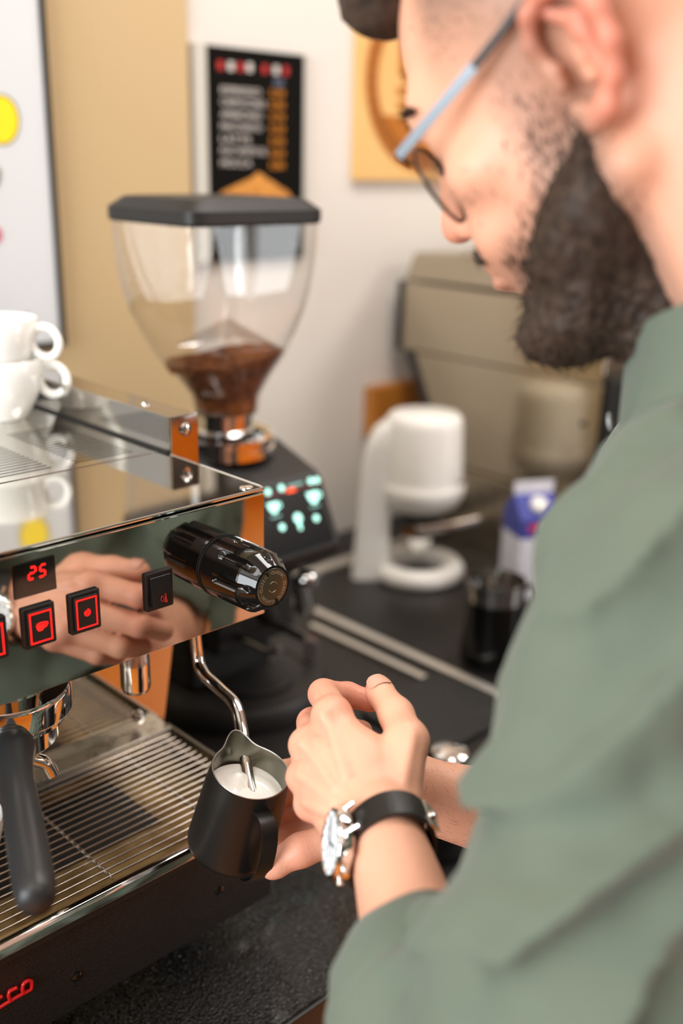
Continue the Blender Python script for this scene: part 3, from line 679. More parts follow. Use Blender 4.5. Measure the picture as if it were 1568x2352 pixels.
def txt_on(txt, px0, px1, py, size, m, name, parent, y):
    a, za = wp_(px0, py, y); b, zb = wp_(px1, py, y)
    mb = text_mb(txt, size, frame(((a+b)/2, y-0.0004, (za+zb)/2), (1, 0, 0), (0, 0, 1)), 0.0003)
    xs = [v[0] for v in mb.v]; wd = max(xs)-min(xs); k = (b-a)/wd; cx = (max(xs)+min(xs))/2
    mb.v = [((a+b)/2+(v[0]-cx)*k, v[1], v[2]) for v in mb.v]
    return mb.build(name, m, parent, 0)
ym = YB-0.0122
for i, (wd, pe) in enumerate((('ESPRESSO', 598), ('CAPPUCCINO', 608), ('AMERICANO', 600), ('MACCHIATO', 600), ('LATTE', 575), ('FLAT WHITE XL', 612), ('MOCCA', 577))):
    py = 210+i*27.6
    txt_on(wd, 507, pe, py, 0.0145, WT, 'drink_name', mn, ym)
    txt_on('%d,%d0' % (2+(i > 2), (5, 9, 7, 2, 4, 6, 8)[i]), 619, 652, py+5, 0.0145, OT, 'price', mn, ym)
tt = MB()
for k, (px, py, col) in enumerate(((506, 150, 'r'), (530, 152, 'w'), (552, 154, 'r'), (573, 155, 'w'), (608, 159, 'r'), (634, 161, 'w'), (656, 163, 'r'))):
    x, z = wp_(px, py, ym); MB().box((x-0.0055, ym-0.0006, z-0.0065), (x+0.0055, ym+0.0004, z+0.0065), 0.0003).build('heading_letter', RT if col == 'r' else WT, mn, 0)
x, z = wp_(640, 190, ym); MB().box((x-0.010, ym-0.0006, z-0.006), (x+0.010, ym+0.0004, z+0.006), 0.0003).build('small_mark', mat('menu_blue_print', (70, 76, 92), 0.6), mn, 0)
pts = [wp_(*p, ym) for p in ((497, 462), (510, 440), (545, 424), (575, 410), (594, 396), (610, 408), (635, 425), (660, 440), (675, 462), (670, 500), (500, 500))]
MB().prism(pts, 'y', ym-0.0008, ym+0.0004).build('pastry_picture', mat('golden_print', (214, 146, 62), 0.6, var=(60, 0.7, (150, 88, 24))), mn, 0)
# round wooden plaque print
x0, zb = wp_(819, 414, YB-0.015)
ws_ = thing('wooden_sign', 'square plywood sign with burnt round emblem on the white wall', 'sign', (x0+0.2, YB, zb))
WOODL = mat('plywood', (222, 178, 112), 0.5, var=(6, 0.5, (206, 156, 86)), bump=('noise', 40, 0.1, 0.0005, (1, 1, 8)))
MB().box((x0, YB-0.015, zb), (x0+0.42, YB, zb+0.46), 0.001).build('board', WOODL, ws_)
BURN = mat('burnt_print', (176, 104, 20), 0.6, var=(20, 0.4, (150, 82, 12)))
ex, ez = wp_(976, 190, YB-0.0152); er = ex-wp_(838, 200, YB-0.0152)[0]
MI = frame((ex, YB-0.0156, ez), (1, 0, 0), (0, 0, 1))
MB().lathe([(er*0.80, 0), (er, 0), (er, 0.0006), (er*0.80, 0.0006), (er*0.80, 0)], 80, MI, caps=False).build('emblem_ring', BURN, ws_, 0)
sg = [(er*0.82*math.cos(a), er*0.82*math.sin(a)) for a in np.linspace(math.radians(208), math.radians(332), 30)]
MB().prism(sg, 'z', 0, 0.0006, mx=MI).build('emblem_base', BURN, ws_, 0)
DK = mat('burnt_dark_print', (140, 78, 12), 0.6)
for k in range(26):
    a = math.radians(105+k*8.2)
    MB().box((-er*0.045, -er*0.06, 0.0006), (er*0.045, er*0.06, 0.0010), mx=MI @ Matrix.Translation((er*0.9*math.cos(a), er*0.9*math.sin(a), 0)) @ Matrix.Rotation(a-pi/2, 4, 'Z')).build('emblem_letter', DK, ws_, 0)
for k, (u0, u1, v0, v1) in enumerate(((-0.46, -0.34, 0.05, 0.55), (-0.40, -0.22, -0.02, 0.12), (-0.48, -0.18, -0.16, -0.07), (-0.46, -0.16, -0.32, -0.22), (-0.15, -0.05, -0.3, 0.6), (0.05, 0.4, -0.3, 0.5))):
    MB().box((u0*er, v0*er, 0), (u1*er, v1*er, 0.0007), mx=MI).build('emblem_mark', BURN, ws_, 0)
# white poster with black edge
xr, zb = wp_(151, 782, YB-0.03)
po = thing('framed_poster', 'white poster in a thin black frame with a yellow oval on the beige wall', 'poster', (xr-0.3, YB, zb))
MB().box((xr-0.70, YB-0.028, zb), (xr-0.006, YB-0.012, zb+0.75), 0.002).build('sheet', mat('poster_white', (206, 206, 206), 0.35), po)
BF = mat('frame_black', (24, 21, 14), 0.4)
MB().box((xr-0.007, YB-0.034, zb-0.007), (xr, YB-0.012, zb+0.757), 0.002).build('frame_side', BF, po)
MB().box((xr-0.70, YB-0.034, zb-0.007), (xr-0.0072, YB-0.012, zb), 0.002).build('frame_side', BF, po)
def pprint(name, pts, m, d): MB().prism([wp_(*p, YB-0.0285) for p in pts], 'y', YB-0.0284-d, YB-0.0278).build(name, m, po, 0)
def ell(cx, cy, rx, ry, tilt=0.0, n=40):
    return [(cx+rx*math.cos(a)*math.cos(tilt)-ry*math.sin(a)*math.sin(tilt), cy+rx*math.cos(a)*math.sin(tilt)+ry*math.sin(a)*math.cos(tilt)) for a in np.linspace(0, 2*pi, n, endpoint=False)]
pprint('oval_outline', ell(4, 275, 41, 59, -0.12), mat('outline_print', (54, 50, 12), 0.5), 0.0004)
pprint('yellow_oval', ell(3, 275, 38, 55, -0.12), mat('yellow_print', (246, 214, 6), 0.45), 0.0008)
pprint('pink_shape', ell(-22, 540, 27, 24, 0.2), mat('pink_print', (196, 74, 108), 0.5), 0.0006)
pprint('grey_shape', ell(-10, 410, 11, 26, 0.2), mat('grey_print', (120, 112, 96), 0.5), 0.0006)
pprint('caption_line', [(-60, 731), (67, 717), (68, 727), (-60, 742)], mat('grey_caption', (168, 164, 156), 0.5), 0.0006)
# wooden block by the wall
a0 = wp_(860, 893, YB-0.03); a1 = wp_(966, 985, YB-0.03)
wb = MB().box((a0[0], YB-0.03, a1[1]), (a1[0], YB-0.002, a0[1]), 0.002).build('wooden_block', mat('brown_wood', (178, 112, 40), 0.5, var=(12, 0.6, (140, 82, 22))), None, 30, 'brown wooden board fixed to the wall above the white grinder', 'board')

# ------------------------------------------------------------------ steel edging and the other counter-top things
RIM = mat('rim_steel', (0.85, 0.83, 0.77), 0.42, 1.0)
MB().box((0.536, 0.14, ZC+0.0002), (0.552, 0.66, ZC+0.008), 0.002).build('metal_strip', RIM, None, 30, 'upper of the two long steel strips edging the black worktop', 'strip')
MB().box((0.497, 0.175, ZC+0.0002), (0.509, 0.49, ZC+0.007), 0.002).build('metal_strip', RIM, None, 30, 'lower, shorter steel strip beside the raised black mat', 'strip')
MB().box((0.553, 0.640, ZC+0.0002), (0.96, 0.664, ZC+0.010), 0.002).build('metal_strip', RIM, None, 30, 'steel strip running behind the white grinder base', 'strip')
q = at(1066, 1606, z=ZC+0.004)
# white single-dose grinder
wx, wy = 0.80, 0.53
wg = thing('white_grinder', 'white single-dose coffee grinder with ring foot on the worktop', 'grinder', (wx, wy, ZC))
MB().lathe([(0.046, ZC+0.0005), (0.078, ZC+0.0005), (0.082, ZC+0.006), (0.082, ZC+0.018), (0.076, ZC+0.027), (0.062, ZC+0.030), (0.050, ZC+0.026), (0.046, ZC+0.018), (0.046, ZC+0.0005)], 64, Matrix.Translation((wx, wy, 0)), caps=False).build('ring_base', WHITEP, wg, 60)
MB().lathe([(0.045, ZC+0.0005), (0.045, ZC+0.004), (0.0, ZC+0.004)], 40, Matrix.Translation((wx, wy, 0))).build('base_pad', BLKM, wg)
lf = -RV
cl = []
for z, off, wd, th in ((ZC+0.0005, 0.086, 0.036, 0.036), (ZC+0.02, 0.086, 0.034, 0.036), (ZC+0.10, 0.083, 0.030, 0.034), (ZC+0.18, 0.080, 0.029, 0.034), (ZC+0.235, 0.072, 0.030, 0.034), (ZC+0.265, 0.055, 0.034, 0.034), (ZC+0.285, 0.03, 0.036, 0.03)):
    c = Vector((wx, wy, z))+lf*off; fwv = Vector((CF[0], CF[1], 0)).normalized()
    cl.append([tuple(c+lf*x*wd/0.036*1.0+fwv*y) for x, y in rrect(0.034, th, 0.012, 4)])
MB().loft(cl).build('column', WHITEP, wg, 50)
MB().lathe([(0.0, -0.326), (0.045, -0.324), (0.064, -0.312), (0.074, -0.294), (0.0755, -0.280), (0.0735, -0.275), (0.0715, -0.272), (0.070, -0.262), (0.066, -0.170), (0.063, -0.158), (0.058, -0.153), (0.0, -0.151)], 64, Matrix.Translation((wx, wy, 0))).build('grinder_head', WHITEP, wg, 45)
MB().lathe([(0.024, -0.345), (0.03, -0.326)], 32, Matrix.Translation((wx, wy, 0))).build('outlet', BLKM, wg)
q = at(1020, 1100, d=1.74); MB().box((-0.012, -0.003, 0), (0.012, 0.003, 0.001), mx=frame(Vector((wx, wy, -0.266))+Vector((0.35, -0.94, 0)).normalized()*0.0708, (0.94, 0.35, 0), (0, 0, 1))).build('small_print', mat('grey_red_print', (120, 70, 66), 0.5), wg, 0)
MB().tube([(wx-0.03, wy-0.02, -0.352), (wx+0.03, wy-0.05, -0.350), (wx+0.075, wy-0.07, -0.345)], [0.010, 0.007, 0.008], 14).build('swing_arm', CHROME, wg)
MB().lathe([(0.02, ZC+0.033), (0.028, ZC+0.06), (0.03, ZC+0.062)], 32, Matrix.Translation((wx-0.01, wy-0.005, 0.02))).build('dosing_funnel', CHROME, wg)
# steel coffee machine standing at right angles in the corner
SX = 0.985
def sp_(px, py): q = at(px, py, x=SX); return q[1], q[2]
zt = sp_(935, 577)[1]; z1_ = sp_(925, 642)[1]; z2_ = sp_(912, 797)[1]; yb = sp_(926, 700)[0]; yb = min(yb, YB-0.02); yf = sp_(1384, 900)[0]; z3 = sp_(1050, 1070)[1]
STB = mat('side_panel_steel', (0.50, 0.44, 0.34), 0.17, 1.0, rvar=(60, 0.14, 0.22))
sm_ = thing('steel_coffee_machine', 'large brushed steel coffee machine seen from its side behind the barista', 'coffee machine', (SX+0.15, (yb+yf)/2, ZC))
yl = sp_(945, 800)[0]; yl2 = sp_(988, 950)[0]; yl3 = sp_(1012, 1070)[0]
MB().prism([(yf, z1_), (yf, zt+0.012), (yf+0.16, zt+0.012), (yb-0.02, zt), (yb, z1_)], 'x', SX, SX+0.32, 0.008).build('top_cover', STB, sm_)
MB().box((SX-0.003, yf, z2_), (SX+0.32, yb, z1_-0.002), 0.003).build('upper_panel', STB, sm_)
MB().box((SX-0.006, yb-0.004, z2_-0.002), (SX+0.02, yb+0.012, z1_-0.001), 0.002).build('edge_strip', BLKM, sm_)
MB().prism([(yf, z3), (yf, z2_-0.002), (yl, z2_-0.002), (yl2, sp_(988, 950)[1]), (yl3, z3)], 'x', SX, SX+0.3, 0.003).build('lower_panel', STB, sm_)
MB().prism([(yl-0.005, z2_-0.002), (yl2-0.003, sp_(988, 950)[1]), (yl3-0.003, z3), (yl3+0.012, z3), (yl2+0.012, sp_(988, 950)[1]), (yl+0.012, z2_-0.002)], 'x', SX-0.004, SX+0.02).build('edge_strip', BLKM, sm_, 0)
MB().box((SX-0.012, yf, z3-0.012), (SX+0.3, yl3, z3-0.001), 0.002).build('ledge', STB, sm_)
MB().box((SX, yf, ZC+0.0005), (SX+0.3, yl3, z3-0.013), 0.002).build('plinth', STB, sm_)
MB().box((SX+0.006, yf-0.035, ZC+0.0005), (SX+0.3, yf-0.002, z2_+0.01), 0.002).build('dark_channel', BLKM, sm_)
q = at(1338, 974, x=SX-0.001); MB().lathe([(0.005, 0), (0.005, 0.002), (0, 0.0025)], 16, zaxis(q, (-1, 0, 0))).build('screw', BLKM, sm_)
# milk carton
cq = at(1216, 1345, z=ZC); ccx, ccy = 0.882, 0.352
mc = thing('milk_carton', 'blue and white milk carton with white screw cap', 'carton', (ccx, ccy, ZC))
CM = Matrix.Translation((ccx, ccy, ZC+0.0005)) @ Matrix.Rotation(math.radians(-28), 4, 'Z')
W_, HB = 0.036, 0.145
WHC = mat('carton_white', (220, 220, 226), 0.4, var=(70, 0.35, (170, 176, 196))); BLC = mat('carton_blue', (66, 72, 150), 0.4)
MB().box((-W_, -W_, 0), (W_, W_, HB-0.035), 0.0015, mx=CM).build('box', WHC, mc)
MB().box((-W_, -W_, HB-0.035), (W_, W_, HB), 0.0015, mx=CM).build('blue_band', BLC, mc)
gb = MB(); gb.add([(-W_, -W_, HB), (W_, -W_, HB), (W_, W_, HB), (-W_, W_, HB), (-W_*.98, 0, HB+0.036), (W_*.98, 0, HB+0.036)], [(0, 1, 5, 4), (2, 3, 4, 5), (1, 2, 5), (3, 0, 4), (0, 3, 2, 1)], CM)
gb.build('gable', BLC, mc, 0)
MB().box((-W_, -0.0015, HB+0.034), (W_, 0.0015, HB+0.056), 0.0005, mx=CM).build('top_seal', WHC, mc)
MB().lathe([(0.0145, 0), (0.0145, 0.010), (0.012, 0.013), (0, 0.013)], 32, CM @ zaxis((0.0, -W_*0.52, HB+0.0165), (0, -1, 1))).build('cap', WHITEP, mc)
for s in (-0.010, 0.012):
    MB().box((-0.011 if s < 0 else -0.006, -W_-0.0006, -0.005), (0.011 if s < 0 else 0.006, -W_+0.001, 0.005), 0.0004, mx=CM @ Matrix.Translation((s, 0, HB-0.016))).build('red_logo' if s < 0 else 'white_logo', mat('logo_red', (216, 50, 70), 0.5) if s < 0 else WHC, mc)
MB().box((-0.012, -0.0006, -0.005), (0.012, 0.001, 0.005), 0.0003, mx=CM @ Matrix.Rotation(-pi/2, 4, 'Z') @ Matrix.Translation((0.008, -W_, HB-0.016)) if False else CM @ Matrix.Rotation(pi/2, 4, 'Z') @ Matrix.Translation((0.006, -W_, HB-0.016))).build('orange_logo', mat('logo_orange', (214, 120, 70), 0.5), mc)
# black pitcher with bare steel rim
bq = at(1128, 1512, z=ZC)
bpit = thing('black_pitcher', 'tall black milk jug with bare steel rim beside the milk carton', 'pitcher', (bq[0], bq[1], ZC))
BM = Matrix.Translation((bq[0], bq[1], ZC+0.0005))
MB().lathe([(0.0, 0.0), (0.044, 0.0), (0.048, 0.006), (0.048, 0.02), (0.043, 0.06), (0.0415, 0.098)], 56, BM).build('body', BLKG, bpit, 60)
MB().lathe([(0.0417, 0.098), (0.043, 0.128), (0.0422, 0.128), (0.0405, 0.098), (0.041, 0.03), (0.0, 0.02)], 56, BM, caps=False).build('steel_rim', CHROME, bpit, 60)
hpt = [BM @ Vector((0.04*math.cos(a0)+0, 0.04*math.sin(a0), z)) + Vector((math.cos(a0), math.sin(a0), 0))*o_ for a0, z, o_ in ((-0.3, 0.10, 0), (-0.3, 0.105, 0.03), (-0.3, 0.06, 0.042), (-0.3, 0.025, 0.02), (-0.3, 0.02, 0.005))]
MB().tube([tuple(p) for p in spline([tuple(p) for p in hpt], 5)], 0.004, 10).build('handle', BLKG, bpit, 60)
# tamping mat and tamper
tq = at(1034, 1722, z=ZC+0.062)
tm = MB(); tmc = at(985, 1650, z=ZC)
tm.prism([(tmc[0]+0.02+x, tmc[1]+y) for x, y in rrect(0.085, 0.075, 0.02)], 'z', ZC+0.0003, ZC+0.008, 0.002)
tmo = tm.build('tamping_mat', mat('mat_rubber', (24, 25, 24), 0.5, bump=('voronoi', 120, 0.6, 0.003)), None, 30, 'black rubber tamping mat under the steel tamper', 'mat')
ta = thing('tamper', 'steel tamper with domed top standing behind the right forearm', 'tamper', (tq[0], tq[1], ZC+0.008))
TM = Matrix.Translation((tq[0], tq[1], 0))
MB().lathe([(0.0, ZC+0.0085), (0.029, ZC+0.0085), (0.029, ZC+0.020), (0.012, ZC+0.026)], 40, TM).build('base', CHROME, ta, 40)
MB().lathe([(0.011, ZC+0.026), (0.010, ZC+0.04), (0.018, ZC+0.052)], 32, TM).build('shaft', BLKG, ta, 40)
MB().lathe([(0.018, ZC+0.052), (0.0215, ZC+0.056), (0.0215, ZC+0.060), (0.012, ZC+0.0635), (0.0, ZC+0.064)], 40, TM).build('top', CHROME, ta, 40)
# glossy black knock bin
kq = at(1030, 1985, z=ZC)
kb = thing('knock_bin', 'glossy black round knock bin beside the bare right forearm', 'bin', (kq[0]+0.02, kq[1]+0.03, ZC))
KM = Matrix.Translation((kq[0]+0.02, kq[1]+0.05, ZC+0.0005))
MB().lathe([(0.0, 0.0), (0.05, 0.0), (0.056, 0.006), (0.058, 0.05), (0.054, 0.060), (0.048, 0.062), (0.046, 0.058), (0.046, 0.01), (0, 0.008)], 48, KM, caps=False).build('bin_body', BLKG, kb, 50)
MB().tube([tuple(KM @ Vector((-0.05, 0, 0.056))), tuple(KM @ Vector((0.05, 0, 0.056)))], 0.007, 14).build('knock_bar', BLKM, kb)
# ------------------------------------------------------------------ implicit surfaces for the figure
class Nd:
    def __init__(s, c, r, fn): s.c = np.array(c, float); s.r = r; s.fn = fn
def rc(a, b, ra, rb=None):
    a = np.array(a, float); b = np.array(b, float); rb = ra if rb is None else rb; ba = b-a; l2 = max(ba@ba, 1e-12)
    def fn(P):
        pa = P-a; t = np.clip(pa@ba/l2, 0, 1); q = pa-t[:, None]*ba
        return np.sqrt((q*q).sum(1))-(ra+(rb-ra)*t)
    return Nd((a+b)/2, math.sqrt(l2)/2+max(ra, rb), fn)
def el(c, rad, R=None):
    c = np.array(c, float); rad = np.array(rad, float); R = np.eye(3) if R is None else np.array(R)
    def fn(P):
        q = (P-c)@R; k0 = np.sqrt(((q/rad)**2).sum(1)); k1 = np.sqrt(((q/rad**2)**2).sum(1))
        return k0*(k0-1)/np.maximum(k1, 1e-9)
    return Nd(c, rad.max(), fn)
def smin(a, b, k):
    h = np.maximum(k-np.abs(a-b), 0)/k; return np.minimum(a, b)-h*h*k*0.25
class Gp:
    """smooth union of nodes"""
    def __init__(s, nodes, k):
        s.n = nodes; s.k = k
        cs = np.array([x.c for x in nodes]); s.c = cs.mean(0); s.r = max(np.linalg.norm(x.c-s.c)+x.r for x in nodes)
    def ev(s, P, bc, br):
        d = None
        for x in s.n:
            if np.linalg.norm(x.c-bc)-x.r > br+0.03: continue
            v = x.ev(P, bc, br) if isinstance(x, Gp) else x.fn(P)
            if v is None: continue
            d = v if d is None else smin(d, v, s.k)
        return d
def surfnet(f, lo, hi, h, B=16):
    """sparse surface nets: f(P, centre, radius) -> distances or None"""
    lo = np.array(lo, float); nb = np.ceil((np.array(hi)-lo)/(h*B)).astype(int)
    g = np.arange(B+1); cx, cy, cz = np.meshgrid(g, g, g, indexing='ij'); cor = np.stack([cx, cy, cz], -1).reshape(-1, 3)
    br = B*h*0.87
    K = []; V = []; Q = []
    CO = [(0, 0, 0), (1, 0, 0), (0, 1, 0), (1, 1, 0), (0, 0, 1), (1, 0, 1), (0, 1, 1), (1, 1, 1)]
    ED = [(0, 1), (2, 3), (4, 5), (6, 7), (0, 2), (1, 3), (4, 6), (5, 7), (0, 4), (1, 5), (2, 6), (3, 7)]
    key = lambda I: (I[:, 0].astype(np.int64)*4096+I[:, 1])*4096+I[:, 2]
    for bi in np.ndindex(*nb):
        b0 = np.array(bi)*B; c = lo+(b0+B/2)*h
        v = f(c[None, :], c, br)
        if v is None or abs(v[0]) > br*1.25+0.012: continue
        P = lo+(cor+b0)*h; d = f(P, c, br)
        if d is None: continue
        D = d.reshape(B+1, B+1, B+1)
        if D.min() > 0 or D.max() < 0: continue
        cv = np.stack([D[a:a+B, b:b+B, e:e+B] for a, b, e in CO], -1).reshape(-1, 8)
        ins = cv < 0; ac = ins.any(1) & ~ins.all(1)
        if not ac.any(): continue
        idx = np.stack(np.unravel_index(np.nonzero(ac)[0], (B, B, B)), -1); cv = cv[ac]; ins = ins[ac]
        s = np.zeros((len(idx), 3)); n = np.zeros(len(idx))
        for a, b in ED:
            mk = ins[:, a] != ins[:, b]; t = np.where(mk, cv[:, a]/np.where(mk, cv[:, a]-cv[:, b], 1), 0)
            p = np.array(CO[a])+t[:, None]*(np.array(CO[b])-np.array(CO[a])); s += p*mk[:, None]; n += mk
        I = idx+b0; K.append(key(I+1)); V.append(lo+(I+s/n[:, None])*h)
        for ax, e in ((0, 1), (1, 2), (2, 4)):
            mk = ins[:, 0] != ins[:, e]; J = I[mk]+1
            if not len(J): continue
            u = np.zeros(3, int); u[(ax+1) % 3] = 1; w_ = np.zeros(3, int); w_[(ax+2) % 3] = 1
            q = np.stack([key(J), key(J-u), key(J-u-w_), key(J-w_)], 1)
            q[~ins[mk, 0]] = q[~ins[mk, 0]][:, ::-1]; Q.append(q)
    K = np.concatenate(K); V = np.concatenate(V); Q = np.concatenate(Q)
    o = np.argsort(K); K = K[o]; V = V[o]
    p = np.clip(np.searchsorted(K, Q), 0, len(K)-1); ok = (K[p] == Q).all(1)
    return V, p[ok]
def net_mesh(name, V, F, m, parent, col=None, relax=1):
    for _ in range(relax):      # light smoothing
        S = np.zeros_like(V); n = np.zeros(len(V))
        for a in range(4):
            for b in ((a+1) % 4, (a+3) % 4):
                np.add.at(S, F[:, a], V[F[:, b]]); np.add.at(n, F[:, a], 1)
        V = V*0.5+0.5*S/np.maximum(n, 1)[:, None]
    me = bpy.data.meshes.new(name); me.vertices.add(len(V)); me.vertices.foreach_set('co', V.astype(np.float32).ravel())
    me.loops.add(len(F)*4); me.loops.foreach_set('vertex_index', F.astype(np.int32).ravel())
    me.polygons.add(len(F)); me.polygons.foreach_set('loop_start', np.arange(0, len(F)*4, 4, dtype=np.int32))
    me.update(calc_edges=True); me.validate()
    if col is not None:
        a = me.color_attributes.new('col', 'FLOAT_COLOR', 'POINT'); c4 = np.ones((len(V), 4), np.float32); c4[:, :3] = col(V); a.data.foreach_set('color', c4.ravel())
    o = link(name, me, m, parent, 0, fix=False); me.shade_smooth(); return o, V
def wob(P, s, seed=0):
    """smooth pseudo-noise in -1..1"""
    r = np.random.RandomState(seed); o = 0
    for i in range(4):
        k = r.randn(3); k = k/np.linalg.norm(k)*s*(0.7+0.5*i); k2 = r.randn(3)*s*0.6
        o = o+np.sin(P@k+r.rand()*6+1.4*np.sin(P@k2+r.rand()*6))
    return o/4

# ------------------------------------------------------------------ the barista
HT_ = np.array([0.010, -0.283, 0.299])
HRm = np.array([[-0.277, -0.940, -0.199], [0.805, -0.341, 0.486], [-0.525, -0.026, 0.851]])
def orth(M):
    u, s, v = np.linalg.svd(M); return u@v
HRm = orth(HRm)
def hw_(p): return HRm@np.array(p, float)+HT_
def hl_(P): return (P-HT_)@HRm
def hrc(a, b, ra, rb=None): return rc(hw_(a), hw_(b), ra, rb)
def hel(c, rad, rot=None):
    R = HRm if rot is None else HRm@np.array(rot)
    return el(hw_(c), rad, R)
UP = np.array([0, 0, 1.0])
SL = np.array(at(1552, 1325, .53)); SR = np.array([0.172, -0.292, 0.045])
LFT = SL-SR; LFT[2] = 0; LFT /= np.linalg.norm(LFT); FWD = np.cross(LFT, UP)
EL = np.array(at(1125, 2800, .465)); WL = np.array(at(880, 1905, .674))
WR = np.array(at(935, 1815, .80)); ER = np.array([0.085, -0.256, -0.235])
NB = np.array([0.040, -0.334, 0.145])+np.array([0.34, -0.94, 0])*0.045+UP*0.020
PELV = np.array([-0.01, -0.44, -0.50])

def A(px, py, d): return np.array(at(px, py, d))
def chain(pts, rad, k=0.004):
    return Gp([rc(pts[i], pts[i+1], rad[i], rad[i+1]) for i in range(len(pts)-1)], k)
# left hand: loose fist, thumb against the bent index finger
LI = [A(766, 1640, .735), A(742, 1594, .776), A(798, 1596, .792), A(850, 1610, .788)]
LM_ = [A(716, 1708, .735), A(716, 1660, .785), A(776, 1672, .805), A(830, 1680, .795)]
LR_ = [A(709, 1782, .726), A(702, 1742, .775), A(764, 1748, .792), A(815, 1752, .782)]
LP_ = [A(722, 1846, .716), A(716, 1812, .757), A(766, 1812, .772), A(806, 1812, .766)]
LT_ = [A(905, 1838, .692), A(934, 1702, .712), A(910, 1642, .740), A(872, 1590, .764)]
lf_ = Gp([chain(LI, [.0122, .0108, .0094, .0086]), chain(LM_, [.0125, .0110, .0096, .0086]), chain(LR_, [.0120, .0104, .0092, .0082]), chain(LP_, [.0112, .0092, .0082, .0074])], 0.0012)
lpalm = Gp([rc(WL+(LI[0]-WL)*0.05, LI[0], .0195, .0125), rc(WL, LM_[0], .0205, .0125), rc(WL, LR_[0], .0200, .0120), rc(WL+(LP_[0]-WL)*0.08, LP_[0], .0180, .0112),
            rc(LT_[0], LI[0]*.25+LT_[1]*.35+WL*.4, .0165, .0130), rc((WL+LP_[0])/2, (LI[0]+LT_[0])/2, .018, .016)], 0.014)
lth = chain(LT_, [.0180, .0145, .0118, .0100], 0.006)
tips = Gp([rc(LT_[3], LT_[3]+(LT_[3]-LT_[2])*0.12, .0102, .0086)], 0.004)
knk = Gp([el(LI[0]+(-CF*0.005-CR*0.004), (.0122,)*3), el(LM_[0]-CR*0.005-CF*0.004, (.0118,)*3), el(LR_[0]-CR*0.005-CF*0.003, (.0113,)*3), el(LP_[0]-CR*0.004-CF*0.002, (.0103,)*3)], 0.003)
lh0 = Gp([lf_, Gp([lpalm, knk], 0.005), lth, tips], 0.0045)
ND = -CF*0.78-CR*0.52+CU*0.35; ND /= np.linalg.norm(ND)
def onskin(g, p, n):
    """walk out of the volume along n to its surface"""
    s_ = np.arange(0, 0.05, 0.0004); Q = p[None, :]+s_[:, None]*n; d = g.ev(Q, p, 1.0); i = int(np.argmax(d > 0)); return Q[i]
def ridge(g, a, b, n, rad, t0, t1, sink, m=7, wav=0.0):
    ax = (b-a)/np.linalg.norm(b-a); sd = np.cross(ax, n)
    P = [onskin(g, a+(b-a)*t+sd*wav*math.sin(9*t+3*a[0]*100), n)-n*sink for t in np.linspace(t0, t1, m)]
    return [rc(P[i], P[i+1], rad) for i in range(m-1)]
tend = []
for f_ in (LI, LM_, LR_, LP_): tend += ridge(lh0, WL, f_[0], ND, .0034, .40, .95, .0004)
tend += ridge(lh0, LT_[0], LT_[1], -CF*0.8+CR*0.2+CU*0.5, .0030, .1, .95, .0018)
veins = ridge(lh0, WL+(LR_[0]-WL)*0.25, LM_[0]+(LR_[0]-LM_[0])*0.5, ND, .0017, .0, .9, .0008, 9, .003)+ridge(lh0, WL+(LI[0]-WL)*0.2, (LI[0]+LM_[0])/2, ND, .0016, .0, .85, .0008, 9, .004)+ridge(lh0, WL+(LP_[0]-WL)*0.25, (LR_[0]+LP_[0])/2, ND, .0015, .0, .9, .0007, 9, .002)
lh = Gp([lh0, Gp(tend+veins, 0.002)], 0.0045)
fa = (EL-WL)/np.linalg.norm(EL-WL)
wdir = np.cross(fa, CR); wdir /= np.linalg.norm(wdir)
lfa = Gp([rc(WL+wdir*0.008, WL+fa*0.10+wdir*0.010, .0205, .0285), rc(WL-wdir*0.008, WL+fa*0.10-wdir*0.010, .0205, .0290), rc(WL+fa*0.10, EL, .032, .032)], 0.014)
larm = rc(EL, SL, .031, .033)
# right hand round the pitcher
RI = [A(792, 1768, .838), A(702, 1760, .853), A(645, 1775, .856), A(600, 1792, .850)]
RM = [A(788, 1808, .848), A(702, 1808, .862), A(642, 1824, .864), A(598, 1840, .857)]
RR_ = [A(792, 1850, .852), A(708, 1855, .866), A(652, 1874, .866), A(608, 1888, .858)]
RP = [A(802, 1888, .848), A(722, 1898, .860), A(675, 1912, .860), A(640, 1920, .854)]
RT_ = [A(880, 1878, .795), A(776, 1922, .786), A(690, 1953, .780), A(630, 1984, .779)]
rf_ = Gp([chain(RI, [.0125, .0105, .0094, .0085]), chain(RM, [.0125, .0105, .0094, .0085]), chain(RR_, [.012, .0100, .009, .008]), chain(RP, [.011, .0090, .008, .0072])], 0.0012)
rpalm = Gp([rc(WR, RI[0], .021, .0135), rc(WR, RM[0], .021, .0135), rc(WR, RR_[0], .020, .0125), rc(WR, RP[0], .019, .0115), rc(RT_[0], (RI[0]+RM[0])/2, .016, .014)], 0.014)
rth = chain(RT_, [.0185, .0128, .0122, .0098], 0.005)
rtip = Gp([rc(RT_[3], RT_[3]+(RT_[3]-RT_[2])*0.10, .0100, .0092)], 0.004)
rh = Gp([rf_, rpalm, rth, rtip], 0.007)
fb = (ER-WR)/np.linalg.norm(ER-WR)
rfa = Gp([rc(WR+UP*0.006, WR+fb*0.09+UP*0.008, .0210, .0275), rc(WR-UP*0.006, WR+fb*0.09-UP*0.008, .0210, .0275), rc(WR+fb*0.09, ER, .031, .032)], 0.014)
rarm = rc(ER, SR, .029, .030)
